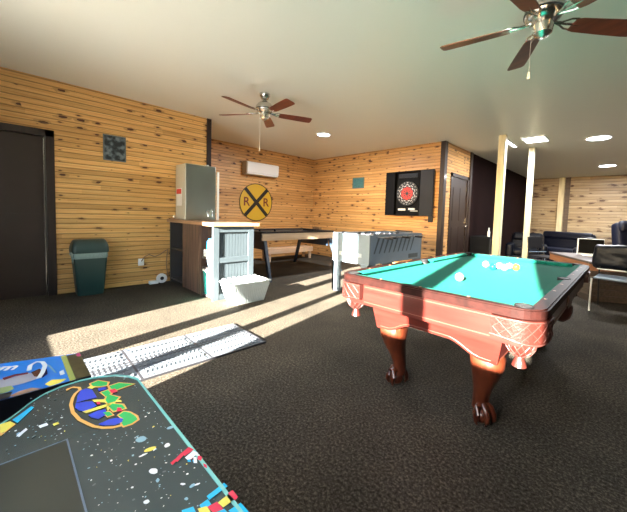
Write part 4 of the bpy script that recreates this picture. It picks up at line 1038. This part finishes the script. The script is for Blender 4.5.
# ---------------------------------------------------------------- rear seating
def soft(mb_args, mat, name, parent, bev=.05):
    f = MB(); f.box(*mb_args); o = obj(name, f, mat, parent, True)
    bv = o.modifiers.new('b', 'BEVEL'); bv.width = bev; bv.segments = 3
    ss = o.modifiers.new('s', 'SUBSURF'); ss.levels = 1; ss.render_levels = 2
    return o
def armchair(x, y, rz, mat, label, s=1., hb=.95, wd=.9):
    t = thing('leather_armchair', label, 'armchair', (x, y, 0), rz)
    w = wd/2
    soft((-w, w, -.40*s, .40*s, .06, .30), mat, 'base', t)
    soft((-w+.18, w-.18, -.42*s, .25*s, .28, .46), mat, 'seat_cushion', t, .06)
    f = MB(); Mx = Matrix.Translation((0, .30*s, .30)) @ Matrix.Rotation(math.radians(-12), 4, 'X')
    f.box(-w+.08, w-.08, -.12, .12, 0, hb-.30, Mx); o = obj('backrest', f, mat, t, True)
    bv = o.modifiers.new('b', 'BEVEL'); bv.width = .09; bv.segments = 3
    ss = o.modifiers.new('s', 'SUBSURF'); ss.levels = 1; ss.render_levels = 2
    f = MB(); f.box(-w+.12, w-.12, -.17, .0, hb-.52, hb-.29, Mx); o = obj('head_cushion', f, mat, t, True)
    bv = o.modifiers.new('b', 'BEVEL'); bv.width = .07; bv.segments = 3
    for sx in (-1, 1):
        soft((min(sx*w, sx*(w-.2)), max(sx*w, sx*(w-.2)), -.42*s, .36*s, .08, .60), mat, 'armrest', t, .07)
    for sx in (-1, 1):
        for sy in (-1, 1):
            f = MB(); f.cyl((sx*(w-.1), sy*.32*s, 0), (sx*(w-.1), sy*.32*s, .09), .03); obj('foot', f, M['black'], t)
armchair(-2.02, 9.6, math.radians(10), M['black_leather'], 'black leather armchair partly hidden between the two front posts', hb=.86, wd=.95)
armchair(-1.42, 10.9, math.radians(-14), M['navy_leather'], 'navy leather armchair right of the second post, behind the wooden table', hb=.90, wd=1.5)
armchair(-.72, 9.4, math.radians(5), M['black_leather'], 'low black leather chair just left of the black screen', hb=.84, wd=.55)
armchair(.34, 7.55, math.radians(32), M['navy_leather'], 'high backed navy leather recliner at the right edge behind the folding chair', hb=1.25, wd=.95)

# folding chair beside second post
def fold_chair(x, y, rz, label, seat_m, back_m, puffy=False, leg_m=None):
    leg_m = leg_m or M['white_metal']
    t = thing('folding_chair', label, 'chair', (x, y, 0), rz)
    soft((-.22, .22, -.22, .20, .445, .475), seat_m, 'seat', t, .01)
    f = MB()
    if puffy:
        f.box(-.31, .31, .20, .36, .54, .90)
        o = obj('backrest', f, back_m, t, True)
        bv = o.modifiers.new('b', 'BEVEL'); bv.width = .075; bv.segments = 3
        ss = o.modifiers.new('s', 'SUBSURF'); ss.levels = 2; ss.render_levels = 3
        tx = bpy.data.textures.new('folds', 'CLOUDS'); tx.noise_scale = .12
        dm = o.modifiers.new('d', 'DISPLACE'); dm.texture = tx; dm.strength = .045; dm.texture_coords = 'LOCAL'
    else:
        f.box(-.20, .20, .24, .26, .62, .86, bev=.008); obj('backrest', f, back_m, t)
    for sx in (-1, 1):
        f = MB(); f.tube([(sx*.24, -.20, 0), (sx*.24, -.20, .45)], .011, 10); obj('front_leg', f, leg_m, t, True)
        f = MB(); f.tube([(sx*.215, .34, 0), (sx*.215, .20, .45), (sx*.215, .25, .86)], .010, 10); obj('rear_leg', f, M['black'], t, True)
    f = MB(); f.tube([(-.24, .17, .545), (.24, .17, .545)], .009, 8); obj('cross_bar', f, leg_m, t, True)
    return t
fold_chair(-.09, 5.60, math.radians(-4), 'folding chair with blue grey seat and puffy black leather back at right', M['seat_grey'], M['black_leather'], True)
fold_chair(-1.28, 7.75, math.radians(60), 'small black folding chair glinting at the left end of the wooden table', M['black'], M['black'], leg_m=M['seat_grey'])

# wooden table with the screen
Lc, Rc = Vector((-1.12, 7.15)), Vector((-.42, 5.95))
dirv = (Rc-Lc); ln = dirv.length; ang = math.atan2(dirv.y, dirv.x)
perp = Vector((-dirv.y, dirv.x)).normalized()
tc0 = (Lc+Rc)/2+perp*.42
wt = thing('wooden_table', 'low wooden table with orange edge and planked base under the black screen', 'table', (tc0.x, tc0.y, 0), ang)
f = MB(); f.box(-ln/2, ln/2, -.42, .42, .585, .62, bev=.006); obj('table_top', f, M['table_top'], wt)
f = MB(); f.box(-ln/2+.02, ln/2-.02, -.41, .41, .48, .585); obj('apron', f, M['table_edge'], wt)
f = MB()
for k in range(5): f.box(-ln/2+.08, ln/2-.08, -.36, .36, .01+k*.094, .01+k*.094+.088)
obj('planked_base', f, M['dark_plank'], wt)
mo = thing('monitor', 'black flat screen with thin white frame on the wooden table', 'monitor', (-.49, 6.95, .62), math.radians(14))
f = MB(); f.box(-.185, .185, -.012, .015, .02, .30, bev=.004); obj('housing', f, M['white'], mo)
f = MB(); f.box(-.168, .178, -.016, -.012, .045, .29); obj('screen', f, M['screen'], mo)
f = MB(); f.box(-.10, .10, -.08, .10, 0, .012, bev=.004); f.box(-.03, .03, .0, .02, .01, .05); obj('stand', f, M['white'], mo)

# dark cabinet and bottle in the dark rear corner
ck = thing('side_cabinet', 'black low cabinet in the dark corner left of the posts', 'cabinet', (-2.66, 8.3, 0))
f = MB(); f.box(-.24, .22, -.4, .4, .04, .78, bev=.008); obj('body', f, M['black_matt'], ck)
f = MB(); f.box(.22, .235, -.38, -.01, .08, .74); d_1 = obj('door', f, M['black'], ck)
f = MB(); f.cyl((.235, -.05, .4), (.255, -.05, .4), .012); obj('knob', f, M['nickel'], d_1)
f = MB(); f.box(.22, .235, .01, .38, .08, .74); d_2 = obj('door', f, M['black'], ck)
f = MB(); f.cyl((.235, .05, .4), (.255, .05, .4), .012); obj('knob', f, M['nickel'], d_2)
f = MB(); f.box(-.22, .2, -.38, .38, 0, .04); obj('plinth', f, M['black_matt'], ck)
bottle(-2.53, 8.10, .781, .9, M['white'], M['white'], 'small white bottle on the black cabinet left of the posts')

# ---------------------------------------------------------------- light and camera
W = bpy.data.worlds.new('World'); SC.world = W; W.use_nodes = True
nt = W.node_tree; bg = nt.nodes['Background']
sky = nt.nodes.new('ShaderNodeTexSky'); sky.sky_type = 'NISHITA'; sky.sun_disc = False; sky.sun_elevation = math.radians(17); sky.sun_rotation = math.radians(180)
nt.links.new(sky.outputs[0], bg.inputs[0]); bg.inputs[1].default_value = SKY = .6
sd = Vector((-.215, .98, -.30)).normalized()
S = bpy.data.lights.new('sun', 'SUN'); S.energy = 44.; S.angle = math.radians(.7); S.color = (1., .93, .80)
so = bpy.data.objects.new('sun', S); COL.objects.link(so); so.rotation_euler = sd.to_track_quat('-Z', 'Y').to_euler()
for (x0_, x1_, z0_, z1_) in ((DX0, DX1, DZ0, DZ1), (WX0, WX1, WZ0, WZ1)):
    P = bpy.data.lights.new('portal', 'AREA'); P.shape = 'RECTANGLE'; P.size = x1_-x0_; P.size_y = z1_-z0_; P.cycles.is_portal = True
    po = bpy.data.objects.new('sky_portal', P); COL.objects.link(po); po.location = ((x0_+x1_)/2, YF-.13, (z0_+z1_)/2); po.rotation_euler = (math.radians(90), 0, 0)

F, PXc, PYc = 311.9665, 338.4858, 233.9026
cd = bpy.data.cameras.new('camera'); co = bpy.data.objects.new('camera', cd); COL.objects.link(co)
cd.sensor_fit = 'HORIZONTAL'; cd.sensor_width = 36; cd.lens = F/627*36; cd.clip_start = .02
cd.shift_x = (313.5-PXc)/627; cd.shift_y = (PYc-256)/627
rt = Vector((.72889787, .68383878, .03274767)); up = Vector((-.06447094, .02094117, .99769984)); fw = Vector((-.68158007, .72933256, -.05935171))
Mc = Matrix((rt, up, -fw)).transposed().to_4x4(); Mc.translation = (0, 0, 1.1842)
co.matrix_world = Mc
SC.camera = co
SC.view_settings.view_transform = 'Standard'; SC.view_settings.look = 'None'; SC.view_settings.gamma = 1; SC.view_settings.use_curve_mapping = False
SC.view_settings.exposure = 1.9
SC.cycles.max_bounces = 10; SC.cycles.diffuse_bounces = 6
SC.cycles.sample_clamp_indirect = 8
SC.cycles.use_denoising = True
